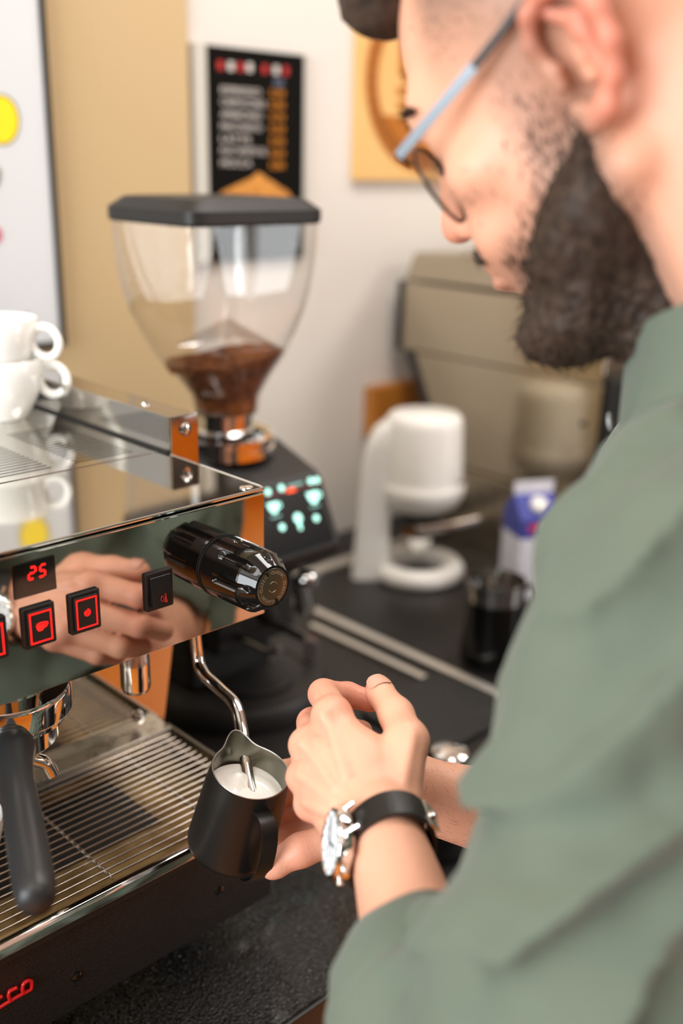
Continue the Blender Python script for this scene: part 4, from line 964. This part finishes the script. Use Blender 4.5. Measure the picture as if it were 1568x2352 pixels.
# torso (inside the shirt) and neck
torso = Gp([el(NB-UP*0.22-FWD*0.035, (.125, .068, .19), np.stack([LFT, FWD, UP], 1)), rc(NB-UP*0.12+LFT*0.04-FWD*0.03, NB-UP*0.12-LFT*0.05-FWD*0.025, .040), rc(NB-UP*0.2, PELV, .078, .088), rc(PELV+LFT*.03, PELV-LFT*.03, .085), rc(NB-UP*0.04, SL, .030, .030), rc(NB-UP*0.04, SR, .030, .030)], 0.03)
neck = Gp([rc(hw_((-0.028, 0.0, -0.035)), NB+UP*0.005, .056, .060), rc(hw_((-0.045, 0.0, 0.0)), NB-FWD*0.03, .050, .060)], 0.02)
# head (x forward, y left, z up, ear canals at +-0.072)
sk = Gp([hel((-0.004, 0, 0.052), (.101, .0765, .083)), hel((0.042, 0, -0.010), (.057, .062, .082)), hel((0.030, 0, -0.055), (.058, .054, .050)), hrc((0.071, 0.010, -0.096), (0.071, -0.010, -0.096), .017),
         hrc((0.0, 0.056, -0.050), (0.070, 0.024, -0.090), .013, .014), hrc((0.0, -0.056, -0.050), (0.070, -0.024, -0.090), .013, .014),
         hrc((0.086, 0.032, 0.031), (0.086, -0.032, 0.031), .0125)], 0.022)
fac = Gp([sk, hel((0.072, 0.043, -0.012), (.020, .020, .017)), hel((0.072, -0.043, -0.012), (.020, .020, .017)), hel((0.080, 0.026, -0.045), (.018, .022, .020)), hel((0.080, -0.026, -0.045), (.018, .022, .020)), hel((0.088, 0, -0.058), (.014, .026, .020))], 0.016)
nose = Gp([hrc((0.094, 0, 0.022), (0.1105, 0, -0.020), .0075, .0095), hel((0.1125, 0, -0.027), (.0115, .0105, .0100)), hel((0.1005, 0.0115, -0.0315), (.0115, .0072, .0078)), hel((0.1005, -0.0115, -0.0315), (.0115, .0072, .0078)), hrc((0.098, 0, -0.037), (0.090, 0, -0.040), .007)], 0.006)
lips = Gp([hel((0.0985, 0, -0.0580), (.0085, .025, .0055)), hel((0.0975, 0, -0.0690), (.0100, .025, .0075))], 0.003)
eyes = Gp([hel((0.0805, 0.033, 0.012), (.0135, .0155, .0125)), hel((0.0805, -0.033, 0.012), (.0135, .0155, .0125))], 0.004)
ears = []
for s in (1, -1):
    # rim, lobe and inner bowl of the ear
    Pp = [(0.010, .0745, .004), (0.012, .0790, .020), (0.006, .0840, .032), (-0.006, .0880, .037), (-0.019, .0910, .031), (-0.0250, .0920, .016), (-0.0235, .0900, .000), (-0.017, .0850, -.014), (-0.008, .0800, -.024), (0.001, .0765, -.026), (0.006, .0745, -.018)]
    Pp = [(x, s*y, z) for x, y, z in Pp]
    rr_ = [.0040, .0042, .0045, .0048, .0050, .0050, .0048, .0050, .0064, .0062, .0050]
    ears.append(Gp([hrc(Pp[i], Pp[i+1], rr_[i], rr_[i+1]) for i in range(len(Pp)-1)]
                   + [hrc((-0.012, s*.0790, -.004), (-0.014, s*.0815, .018), .0055, .0060), hrc((-0.013, s*.0800, .018), (-0.004, s*.0815, .026), .0040), hrc((-0.012, s*.072, .0), (-0.012, s*.080, .01), .012, .006),
                      hrc((0.0085, s*.0745, -.003), (0.0075, s*.0760, .004), .0042)], 0.004))
head = Gp([fac, nose, lips, eyes], 0.005)
body = Gp([Gp([head, neck], 0.018), Gp(ears, 0.001), Gp([torso, neck, larm, rarm], 0.02), Gp([lfa, larm], 0.02), Gp([rfa, rarm], 0.02)], 0.006)
lall = Gp([lh, lfa], 0.010); rall = Gp([rh, rfa], 0.010)
def fbody(P, c, r):
    d = None
    for n, k in ((body, 0), (lall, 0), (rall, 0)):
        v = n.ev(P, c, r)
        if v is not None: d = v if d is None else np.minimum(d, v)
    if d is None: return None
    # ear canal and eye socket hollows, nostrils
    for cc, rd in (((0.0, 0.0765, -0.001), .0052), ((-0.003, 0.083, 0.006), .0072), ((-0.004, 0.0835, -0.004), .0066)):
        q = hw_(cc)
        if np.linalg.norm(q-c)-rd < r+0.01: d = -smin(-d, np.sqrt(((P-q)**2).sum(1))-rd, 0.003)
    for s in (1, -1):
        q = hw_((0.1045, s*0.0065, -0.0385))
        if np.linalg.norm(q-c) < r+0.02: d = -smin(-d, np.sqrt(((P-q)**2).sum(1))-0.0036, 0.002)
    return d
SKINC = np.array(lin((222, 164, 136))); REDC = np.array(lin((196, 100, 82))); PALE = np.array(lin((232, 180, 150))); BUZZ = np.array(lin((112, 92, 80))); LIPC = np.array(lin((190, 98, 88)))
def skin_col(V):
    c = np.tile(SKINC, (len(V), 1))
    n = wob(V, 90, 3)*0.5+wob(V, 220, 4)*0.3
    c = c*(1+0.05*n[:, None])
    def mixin(w_, col):
        nonlocal c
        w_ = np.clip(w_, 0, 1)[:, None]; c = c*(1-w_)+col*w_
    def near(p, r): return np.exp(-((V-p)**2).sum(1)/r**2)
    for p in (LI[0], LM_[0], LR_[0], LP_[0], LI[1], LM_[1], RT_[2], RI[1], LI[3], LI[2]): mixin(0.55*near(p, .014), REDC)
    H = hl_(V); inh = (np.linalg.norm(H-np.array([0, 0, 0.02]), axis=1) < 0.19)
    earw = np.clip((np.abs(H[:, 1])-0.0775)/0.008, 0, 1)*inh*(np.abs(H[:, 0]+0.008) < .03)*(H[:, 2] < .045)*(H[:, 2] > -.04)
    mixin(0.55*earw, REDC)  # ear redness, with the backlit glow of its edge put into the colour
    mixin(0.5*near(hw_((0.113, 0, -0.028)), .016), REDC)
    mixin(1.0*near(hw_((0.104, 0.006, -0.070)), .015), LIPC); mixin(0.8*near(hw_((0.104, 0.004, -0.058)), .010), LIPC)
    # clipped hair on the sides of the head, fading down to the sideburn
    side = np.clip((H[:, 2]-0.012-0.35*np.maximum(H[:, 0]-0.02, 0))/0.05, 0, 1)*np.clip((0.078-H[:, 0]-0.25*(H[:, 2]-0.05))/0.018, 0, 1)*inh*(np.abs(H[:, 1]) < .0835)
    mixin(side*(0.8+0.15*n), BUZZ)
    jaw = np.clip((-0.026-(H[:, 0]-0.03)*0.62-H[:, 2]+0.014)/0.03, 0, 1)*np.clip((H[:, 0]+0.004)/0.012, 0, 1)*inh*(H[:, 2] > -.15)*(np.abs(H[:, 1]) > .02)
    sb = np.clip((0.03-np.abs(H[:, 0]-0.022))/0.016, 0, 1)*np.clip((0.05-np.abs(H[:, 2]+0.0))/0.03, 0, 1)*inh*(np.abs(H[:, 1]) > .04)
    mixin(0.45*sb, BUZZ); mixin(jaw*0.55, BUZZ)
    return c
SKIN = mat('skin', (226, 164, 126), 0.45, attr='col', bump=('voronoi', 750, 0.35, 0.0005), sss=0.08, spec=0.4)
per = thing('person', 'bearded barista in glasses and grey-green shirt bending over the milk pitcher', 'person', (PELV[0], PELV[1], ZF))
allP = np.array([SL, SR, EL, ER, WL, WR, PELV]+LI+RI+RT_+[hw_((0.13, 0, 0)), hw_((-.12, 0, .1)), hw_((0, 0, .15)), hw_((0, .1, 0)), hw_((0, -.1, 0))])
LO, HI = allP.min(0)-0.13, allP.max(0)+0.13
V, F = surfnet(fbody, LO, HI, 0.0019)
bo, VB = net_mesh('body', V, F, SKIN, per, skin_col, 1)

# fingernails
NAIL = mat('fingernail', (212, 156, 134), 0.3, coat=0.1)
def nail(tip, prev, n, r, ln, ang=0.95, back=0.35):
    ax = tip-prev; ax /= np.linalg.norm(ax); n = np.array(n, float); n -= ax*(n@ax); n /= np.linalg.norm(n); sd = np.cross(ax, n)
    rows = []
    for i in range(9):
        t = i/8; z = -ln*back+ln*t
        wv = ang*(0.86+0.14*math.sin(pi*min(1, t*1.1)))
        if t > 0.85: wv *= 1-0.35*((t-0.85)/0.15)**2
        if t < 0.12: wv *= 0.8+0.2*t/0.12
        rad = r*(1-0.14*t*t)
        rows.append([tuple(tip+ax*z+n*rad*math.cos(a)+sd*rad*math.sin(a)) for a in np.linspace(-wv, wv, 11)])
    m = MB(); vs = [p for r_ in rows for p in r_]; m.add(vs, [(i*11+k, i*11+k+1, i*11+12+k, i*11+11+k) for i in range(8) for k in range(10)])
    m.build('fingernail', NAIL, per, 60)
nail(LT_[3], LT_[2], -CF*0.75+CU*0.75+CR*0.05, 0.0119, 0.0135, 0.85)
nail(RT_[3], RT_[2], -CF*0.80-CR*0.35-CU*0.05, 0.0108, 0.0125, 0.80, 0.45)

# ------------------------------------------------------------------ shirt
CUFL = WL+fa*0.098; CUFR = WR+fb*0.165
SHIRT = mat('shirt_cotton', (98, 107, 93), 0.85, sheen=0.15, spec=0.2, bump=('noise', 900, 0.25, 0.0006), var=(16, 0.35, (80, 93, 84)))
s_arm = Gp([rc(WL+fa*0.085, WL+fa*0.15, .0410, .0480), rc(WL+fa*0.14, EL, .0480, .0570), rc(EL, SL, .0640, .0665)], 0.022)
s_arm2 = Gp([rc(CUFR+fb*0.005, ER, .043, .051), rc(ER, SR, .054, .062)], 0.02)
s_tor = Gp([el(NB-UP*0.22-FWD*0.035, (.158, .096, .215), np.stack([LFT, FWD, UP], 1)), rc(NB-UP*0.12+LFT*0.05-FWD*0.03, NB-UP*0.12-LFT*0.07-FWD*0.02, .060), rc(NB-UP*0.2, PELV, .112, .125), rc(PELV+LFT*.04-UP*.06, PELV-LFT*.04-UP*.06, .12), rc(NB-UP*0.035, SL, .058, .060), rc(NB-UP*0.035, SR, .058, .060)], 0.035)
shirt = Gp([s_tor, Gp([s_arm], .02), s_arm2], 0.030)
ua = (SL-EL)/np.linalg.norm(SL-EL)
def fshirt(P, c, r):
    d = shirt.ev(P, c, r)
    if d is None: return None
    # wrinkles: long soft folds crossing the sleeve and the back, finer ones near the elbow and cuff
    w1 = wob(P*np.array([1.0, 1.0, 0.7]), 70, 11); w2 = wob(P, 120, 12)
    q = P@(CR*0.62-CU*0.78); w3 = (1-1.9*np.abs(np.sin(q*66+2.2*wob(P, 24, 5)))**0.9)*np.clip(wob(P, 26, 6)*1.5+0.6, 0, 1)
    nearel = np.exp(-((P-EL)@(P-EL).T.diagonal() if False else ((P-EL)**2).sum(1))/0.16**2)
    d = d+0.0066*w1+0.0014*w2-(0.0100+0.0010*nearel)*w3
    # openings: left cuff, right cuff, neck
    tl = (P-CUFL)@fa; nl = np.linalg.norm(P-CUFL, axis=1)
    d = np.where(nl < 0.11, np.maximum(d, -tl), d)
    tr = (P-CUFR)@fb; nr = np.linalg.norm(P-CUFR, axis=1); d = np.where(nr < 0.06, np.maximum(d, -tr), d)
    hole = rc(WL, WL+fa*0.112, .0335, .0360).fn(P); d = np.maximum(d, -hole)
    hole = rc(WR, CUFR+fb*0.03, .038, .042).fn(P); d = np.maximum(d, -hole)
    nk = rc(NB-UP*0.01, hw_((-0.03, 0, -0.05)), .066, .062).fn(P); d = np.maximum(d, -nk)
    return d
V, F = surfnet(fshirt, LO-0.08, HI+0.08, 0.0036)
so, VS = net_mesh('shirt', V, F, SHIRT, per, None, 3)
# rolled cuff band at the left forearm
cu = MB(); u1 = np.cross(fa, UP); u1 /= np.linalg.norm(u1); u2 = np.cross(fa, u1)
def cring(t, r, seed=0): return [tuple(WL+fa*t+(u1*math.cos(a)+u2*math.sin(a))*(r+0.0012*math.sin(3*a+seed)+0.0007*math.sin(7*a+2*seed))) for a in np.linspace(0, 2*pi, 56, endpoint=False)]
cu.loft([cring(0.100, .0375), cring(0.092, .0385), cring(0.090, .0405), cring(0.093, .0445), cring(0.105, .0500, 1), cring(0.122, .0535, 1), cring(0.132, .0545, 2), cring(0.136, .0530, 2), cring(0.135, .048, 2)], caps=False)
cu.build('rolled_cuff', SHIRT, per, 70)
# collar: stand and folded flap round the neck
NAX = hw_((-0.04, 0, -0.03))-NB; NAX /= np.linalg.norm(NAX)
NAX = NAX*0.6+UP*0.4; NAX /= np.linalg.norm(NAX)
n1 = LFT-NAX*(LFT@NAX); n1 /= np.linalg.norm(n1); n2 = np.cross(NAX, n1); n2 = n2 if n2@FWD > 0 else -n2
def kring(h, r, drop=0.0):
    o = []
    for a in np.linspace(0, 2*pi, 72, endpoint=False):
        fr = max(0, math.cos(a-pi/2))        # 1 at the front
        rr = r+0.006*fr; hh = h-0.018*fr**2-drop*fr**6
        o.append(tuple(NB+NAX*hh+(n1*math.cos(a)+n2*math.sin(a)*0.98)*rr))
    return o
co = MB().loft([kring(-0.012, .070), kring(0.020, .068), kring(0.036, .067), kring(0.040, .069), kring(0.037, .0725), kring(0.015, .080, .01), kring(-0.004, .088, .025), kring(-0.006, .0865, .025), kring(0.012, .0775, .01)], caps=False)
co.build('collar', SHIRT, per, 60)
for h_, k_ in ((-0.035, 0.094), (-0.085, 0.112)):
    p = NB+NAX*h_+n2*k_+n1*0.004
    MB().lathe([(0.0055, 0), (0.0055, 0.0016), (0.004, 0.0022), (0, 0.0018)], 20, zaxis(p, tuple(n2))).build('button', mat('shirt_button', (150, 150, 148), 0.3), per)
# trousers and shoes (below the worktop, seen only in reflections)
tr_ = Gp([rc(PELV-UP*0.08+LFT*0.03, PELV-UP*0.08-LFT*0.03, .104)]+[rc(PELV-UP*0.10+LFT*s*0.085, np.array([PELV[0], PELV[1], ZF+0.09])+LFT*s*0.11, .080, .055) for s in (1, -1)], 0.03)
V, F = surfnet(lambda P, c, r: tr_.ev(P, c, r), np.array([PELV[0]-.35, PELV[1]-.35, ZF]), np.array([PELV[0]+.35, PELV[1]+.35, PELV[2]+.12]), 0.009)
net_mesh('trousers', V, F, mat('dark_denim', (34, 36, 42), 0.85), per, None, 1)
for s in (1, -1):
    b0 = np.array([PELV[0], PELV[1], ZF])+LFT*s*0.11
    V, F = surfnet(lambda P, c, r: np.maximum(rc(b0+UP*0.05-FWD*0.04, b0+UP*0.035+FWD*0.15, .05, .042).fn(P), ZF+0.001-P[:, 2]), b0-np.array([.26, .26, .02]), b0+np.array([.26, .26, .14]), 0.009)
    net_mesh('shoe', V, F, BLKM, per, None, 1)

# ------------------------------------------------------------------ beard and hair
HAIRM = mat('dark_brown_hair', (44, 34, 27), 0.6, spec=0.3, var=(160, 0.6, (82, 64, 52)))
bh_ = Gp([fac, neck], 0.018)
def sst(v): v = np.clip(v, 0, 1); return v*v*(3-2*v)
def fbeard(P, c, r):
    """the face pushed out by the thickness of the beard, which thins to nothing at its edges"""
    d = bh_.ev(P, c, r)
    if d is None: return None
    H = hl_(P); x, y, z = H[:, 0], np.abs(H[:, 1]), H[:, 2]
    zb = -0.026-(x-0.03)*0.62
    edge = np.minimum((zb-z)/0.034, (x-0.006)/0.020)
    t = -0.004+0.0125*sst(edge+0.12)*(1-0.65*sst((x-0.055)/0.03)*sst((z+0.105)/0.02))+0.0115*sst((-0.084-z)/0.035)*sst((x-0.022)/0.03)
    t = np.where((y < 0.036) & (z > -0.0825) & (x > 0.068), -0.004, t)
    mus = sst((0.0065-np.abs(z+0.0475+0.22*np.maximum(y-0.010, 0)))/0.004)*(x > 0.075)*(y < 0.033)
    t = np.maximum(t, -0.003+0.0056*mus)
    t = np.where((x < -0.004) | (z > -0.01), -0.006, t)
    return d-t+0.0014*wob(P, 260, 21)+0.0014*wob(P, 520, 22)
bl, bh = hw_((0.04, 0, -0.07))-0.15, hw_((0.04, 0, -0.07))+0.15
V, F = surfnet(fbeard, bl, bh, 0.0022)
be, VBE = net_mesh('beard', V, F, HAIRM, per, None, 0)
hq = hl_(np.array([A(905, -5, .605)]))[0]
ha_ = Gp([hrc((hq[0], 0.022, hq[2]), (hq[0]-0.004, -0.025, hq[2]+0.004), .024, .022), hrc((hq[0]-0.02, 0.02, hq[2]+0.02), (0.0, 0.02, 0.135), .028, .026), hrc((hq[0]-0.02, -0.02, hq[2]+0.02), (0.0, -0.02, 0.135), .028, .026), hrc((0.0, 0.02, 0.132), (-0.085, 0.0, 0.085), .024, .022), hrc((0.02, 0.045, 0.112), (-0.05, 0.045, 0.105), .020)], 0.02)
def fhair(P, c, r):
    d = ha_.ev(P, c, r)
    return None if d is None else d+0.0014*wob(P, 240, 31)+0.0012*wob(P, 520, 32)
V, F = surfnet(fhair, hw_((0.02, 0, 0.1))-0.19, hw_((0.02, 0, 0.1))+0.19, 0.0028)
net_mesh('hair', V, F, HAIRM, per, None, 0)
def strands(name, V, N, ln, wd, tang, m, lift, parent=per, jit=0.35, seed=1):
    """thin pointed hairs, one triangle pair each"""
    r = np.random.RandomState(seed); n = len(V)
    D = tang*(1-lift)+N*lift+r.randn(n, 3)*jit*0.5; D /= np.linalg.norm(D, axis=1)[:, None]
    L = (ln*(0.6+0.6*r.rand(n)))[:, None]; S = np.cross(D, r.randn(n, 3)); S /= np.linalg.norm(S, axis=1)[:, None]
    V = V+r.randn(n, 3)*0.0006
    p0 = V-N*0.0004; mid = p0+D*L*0.55; tip = p0+D*L+tang*L*0.12
    P = np.stack([p0-S*wd, p0+S*wd, mid+S*wd*0.8, mid-S*wd*0.8, tip], 1).reshape(-1, 3)
    i = np.arange(n)[:, None]*5; Fq = []
    me = bpy.data.meshes.new(name); me.from_pydata(P.tolist(), [], [t for k in range(n) for t in ((5*k, 5*k+1, 5*k+2, 5*k+3), (5*k+3, 5*k+2, 5*k+4))]); me.update()
    return tag(link(name, me, m, parent, 0, fix=False), kind='stuff')
def vnorm(o):
    a = np.zeros(len(o.data.vertices)*3, np.float32); o.data.vertices.foreach_get('normal', a); return a.reshape(-1, 3)
dn = HRm@np.array([0.25, 0, -1.0]); dn /= np.linalg.norm(dn)
rs = np.random.RandomState(5)
pk = rs.choice(len(VBE), min(9000, len(VBE)), replace=False)
NBE = vnorm(be)[pk]; T = dn-NBE*(NBE@dn)[:, None]; T /= np.maximum(np.linalg.norm(T, axis=1), 1e-6)[:, None]
strands('beard_hairs', VBE[pk], NBE, np.full(len(pk), .0085), .00028, T, HAIRM, 0.35)
NB_ = vnorm(bo); H = hl_(VB)
sel = (np.abs(H[:, 1]) > .03) & (np.linalg.norm(H, axis=1) < .15)
def pick(wt, n, seed):
    r = np.random.RandomState(seed); wt = np.where(sel, wt, 0); wt = wt/wt.sum(); return r.choice(len(VB), n, replace=True, p=wt)
# sideburn and cheek stubble, fading upwards
wt = np.exp(-((H[:, 0]-0.030)/0.013)**2)*np.clip((0.025-H[:, 2])/0.05, 0, 1)*(H[:, 2] > -.09)+1.3*np.clip((-0.026-(H[:, 0]-0.03)*0.62-H[:, 2]+0.006)/0.02, 0, 1)*(H[:, 2] > -.10)*(H[:, 0] > 0.010)*(H[:, 0] < .085)
p_ = pick(wt, 8000, 3); Nn = NB_[p_]; T = dn-Nn*(Nn@dn)[:, None]; T /= np.maximum(np.linalg.norm(T, axis=1), 1e-6)[:, None]
strands('stubble', VB[p_], Nn, np.full(len(p_), .0058), .00026, T, HAIRM, 0.22, seed=4)
wt = np.clip((H[:, 2]-0.022-0.3*np.maximum(H[:, 0]-0.02, 0))/0.03, 0, 1)*np.clip((0.076-H[:, 0]-0.25*(H[:, 2]-0.05))/0.012, 0, 1)*(np.abs(H[:, 1]) < .083)
p_ = pick(wt, 5000, 8); Nn = NB_[p_]; bk_ = HRm@np.array([-0.6, 0, -0.5]); T = bk_-Nn*(Nn@bk_)[:, None]; T /= np.maximum(np.linalg.norm(T, axis=1), 1e-6)[:, None]
strands('clipped_hair', VB[p_], Nn, np.full(len(p_), .0040), .00020, T, HAIRM, 0.4, seed=6)
# eyebrow and lashes
for s in (1, -1):
    eb = []
    for k in range(170):
        u = rs.rand(); a = np.array([0.1015-0.014*u*u, s*(0.014+0.036*u), 0.030+0.006*math.sin(u*2.6)+0.004*(rs.rand()-.5)])
        eb.append(a)
    eb = np.array(eb); W2 = eb@HRm.T+HT_; od = HRm@np.array([0, s, 0.1]); Nn = np.tile(HRm@np.array([1.0, 0, 0.1]), (len(W2), 1)); 
    strands('eyebrow', W2, Nn, np.full(len(W2), .009), .0004, np.tile(od, (len(W2), 1)), HAIRM, 0.25, seed=9)
    u = np.linspace(0, 1, 40); la = np.stack([0.0935-0.004*u, s*(0.022+0.024*u), 0.006-0.004*np.sin(u*pi)], 1); W2 = la@HRm.T+HT_
    strands('eyelashes', W2, np.tile(HRm@np.array([1.0, 0, -0.3]), (40, 1)), np.full(40, .008), .00025, np.tile(HRm@np.array([0.5, 0, -0.6]), (40, 1)), HAIRM, 0.6, seed=10)
# fine hair on the right forearm
ta_ = (VB-WR)@fb; rad_ = np.linalg.norm(VB-WR-ta_[:, None]*fb, axis=1)
ok = np.nonzero((ta_ > 0.0) & (ta_ < 0.13) & (rad_ < .05) & (NB_@(-CF) > -0.3))[0]
p_ = rs.choice(ok, min(900, len(ok)), replace=False); Nn = NB_[p_]; T = (-CR*0.5+CU*0.6)-Nn*(Nn@(-CR*0.5+CU*0.6))[:, None]; T /= np.maximum(np.linalg.norm(T, axis=1), 1e-6)[:, None]
strands('forearm_hair', VB[p_], Nn, np.full(len(p_), .0085), .00006, T, HAIRM, 0.15, seed=12, jit=0.7)

LENSM = thin_clear('lens_glass', (0.97, 0.97, 0.96), 1.4)
# ------------------------------------------------------------------ glasses
GM = mat('glasses_metal', (0.13, 0.145, 0.16), 0.38, 1.0); GT = mat('temple_tip', (48, 54, 58), 0.35); GR = mat('rim_dark', (28, 24, 20), 0.3)
gl = thing('glasses', 'thin metal-framed glasses with round lenses worn by the barista', 'glasses', tuple(hw_((0.1, 0, 0.01))))
for s in (1, -1):
    a, b, c, d = hw_((0.101, s*.0700, .014)), hw_((0.040, s*.0785, .0285)), hw_((0.004, s*.0800, .0390)), hw_((-0.016, s*.0830, .0330))
    MB().tube([tuple(a), tuple((a+b)/2), tuple(b)], 0, flat=(0.0056, 0.0018, tuple(HRm[:, 1]))).build('temple', GM, gl, 30)
    MB().tube([tuple(p) for p in spline([b+(a-b)*0.02, (b+c)/2, c, d, hw_((-0.026, s*.080, .018))], 5)], [0.0023]*21, 10).build('temple_tip', GT, gl, 60)
    cx = s*0.0345
    loop = []
    for t in np.linspace(0, 2*pi, 44, endpoint=False):
        yy = cx+0.0265*math.cos(t); zz = -0.004+0.0235*math.sin(t)+0.0015*math.cos(2*t)
        xx = 0.1035-abs(yy)*0.075-0.0004*abs(yy)*1000*0.05+0.10*(zz)*0.6
        loop.append(hw_((xx, yy, zz)))
    MB().tube([tuple(p) for p in loop], 0.0012, 8, closed=True).build('rim', GR, gl, 60)
    lm = MB(); lm.add([tuple(p) for p in loop]+[tuple(p+HRm[:, 0]*0.0012) for p in loop], [tuple(range(44))[::-1], tuple(range(44, 88))]+[(k, (k+1) % 44, 44+(k+1) % 44, 44+k) for k in range(44)])
    lm.build('lens', LENSM, gl, 0)
    MB().tube([tuple(hw_((0.1005, s*.0610, .0085))), tuple(a)], 0.0016, 8).build('hinge', GR, gl)
MB().tube([tuple(p) for p in spline([hw_((0.1045, .0095, .004)), hw_((0.108, 0, .008)), hw_((0.1045, -.0095, .004))], 5)], 0.0012, 8).build('bridge', GR, gl, 60)

# ------------------------------------------------------------------ wristwatch
wn = -CR*0.88-CF*0.47; wn = wn-fa*(wn@fa); wn /= np.linalg.norm(wn); wsd = np.cross(fa, wn)
WC = WL+fa*0.014
wt_ = thing('wristwatch', 'steel chronograph wristwatch with white dial and black leather strap', 'watch', tuple(WC))
def sring(r1, r2, t):   # ellipse round the wrist
    return [tuple(WC+fa*t+wn*r1*math.cos(a)+wsd*r2*math.sin(a)) for a in np.linspace(0, 2*pi, 64, endpoint=False)]
STRAP = mat('black_leather', (24, 22, 19), 0.42, bump=('voronoi', 700, 0.4, 0.0006))
R1, R2 = 0.0268, 0.0345
stp = MB().loft([sring(R1, R2, -0.010), sring(R1+0.0026, R2+0.0026, -0.0098), sring(R1+0.0032, R2+0.0032, 0), sring(R1+0.0026, R2+0.0026, 0.0098), sring(R1, R2, 0.010), sring(R1, R2, -0.010)], caps=False).build('strap', STRAP, wt_, 50)
DC = WC+wn*(R1+0.001); DM = zaxis(DC, wn, tuple(fa))
cs = MB().lathe([(0.0, 0.0), (0.0200, 0.0), (0.0222, 0.002), (0.0226, 0.0075), (0.0212, 0.0100), (0.0196, 0.0105), (0.0192, 0.0092), (0.0, 0.0092)], 64, DM).build('case', CHROME, wt_, 40)
MB().lathe([(0.0190, 0.0093), (0.0190, 0.0097), (0.0, 0.0098)], 64, DM).build('dial', mat('watch_dial', (236, 238, 240), 0.35, coat=0.15), wt_)
mk_ = MB()
for k in range(12):
    a = 2*pi*k/12; mk_.box((0.0150, -0.0004, 0.0098), (0.0180, 0.0004, 0.0101), mx=DM @ Matrix.Rotation(a, 4, 'Z'))
for x_, y_ in ((0.008, 0), (-0.008, 0), (0, -0.008)):
    mk_.tube([tuple(DM @ Vector((x_+0.0036*math.cos(t), y_+0.0036*math.sin(t), 0.0099))) for t in np.linspace(0, 2*pi, 20, endpoint=False)], 0.0002, 6, closed=True)
mk_.build('hour_marks', mat('dial_marks', (90, 96, 104), 0.3), wt_, 0)
hn = MB(); hn.box((-0.002, -0.0006, 0.0101), (0.0095, 0.0006, 0.0105), mx=DM @ Matrix.Rotation(0.5, 4, 'Z')); hn.box((-0.002, -0.0005, 0.0105), (0.0145, 0.0005, 0.0109), mx=DM @ Matrix.Rotation(2.3, 4, 'Z')); hn.build('hands', mat('blued_steel', (40, 46, 70), 0.3, 0.6), wt_, 0)
for a, l in ((0.0, 0.0055), (0.52, 0.0042), (-0.52, 0.0042)):
    dv = Vector((math.cos(a), math.sin(a), 0)); p = DM @ (dv*0.0218+Vector((0, 0, 0.0048))); MB().lathe([(0.0014 if a else 0.002, 0), (0.0014 if a else 0.002, l*0.6), (0.0024, l*0.6), (0.0024, l), (0, l)], 16, zaxis(p, tuple(DM.to_3x3() @ dv))).build('pusher' if a else 'crown', CHROME, wt_)
for s in (1, -1):
    for t in (1, -1):
        p = DM @ Vector((t*0.0095, s*0.0195, 0.004)); q = DM @ Vector((t*0.0100, s*0.0250, -0.001)); MB().tube([tuple(p), tuple(q)], 0.0016, 10).build('lug', CHROME, wt_)
bc_ = WC-wn*0.012*0+(-wn*R1*math.cos(0.75)+(-wsd if (wsd@CF) > 0 else wsd)*R2*math.sin(0.75))*1.12
MB().box((-0.0105, -0.005, -0.0008), (0.0105, 0.005, 0.0008), 0.0005, mx=frame(bc_, tuple(fa), tuple(np.cross(fa, (bc_-WC)/np.linalg.norm(bc_-WC))))).build('buckle', CHROME, wt_)
MB().lathe([(0.003, 0), (0.003, 0.003), (0, 0.0035)], 14, zaxis(bc_, tuple((bc_-WC)/np.linalg.norm(bc_-WC)))).build('buckle_pin', CHROME, wt_)
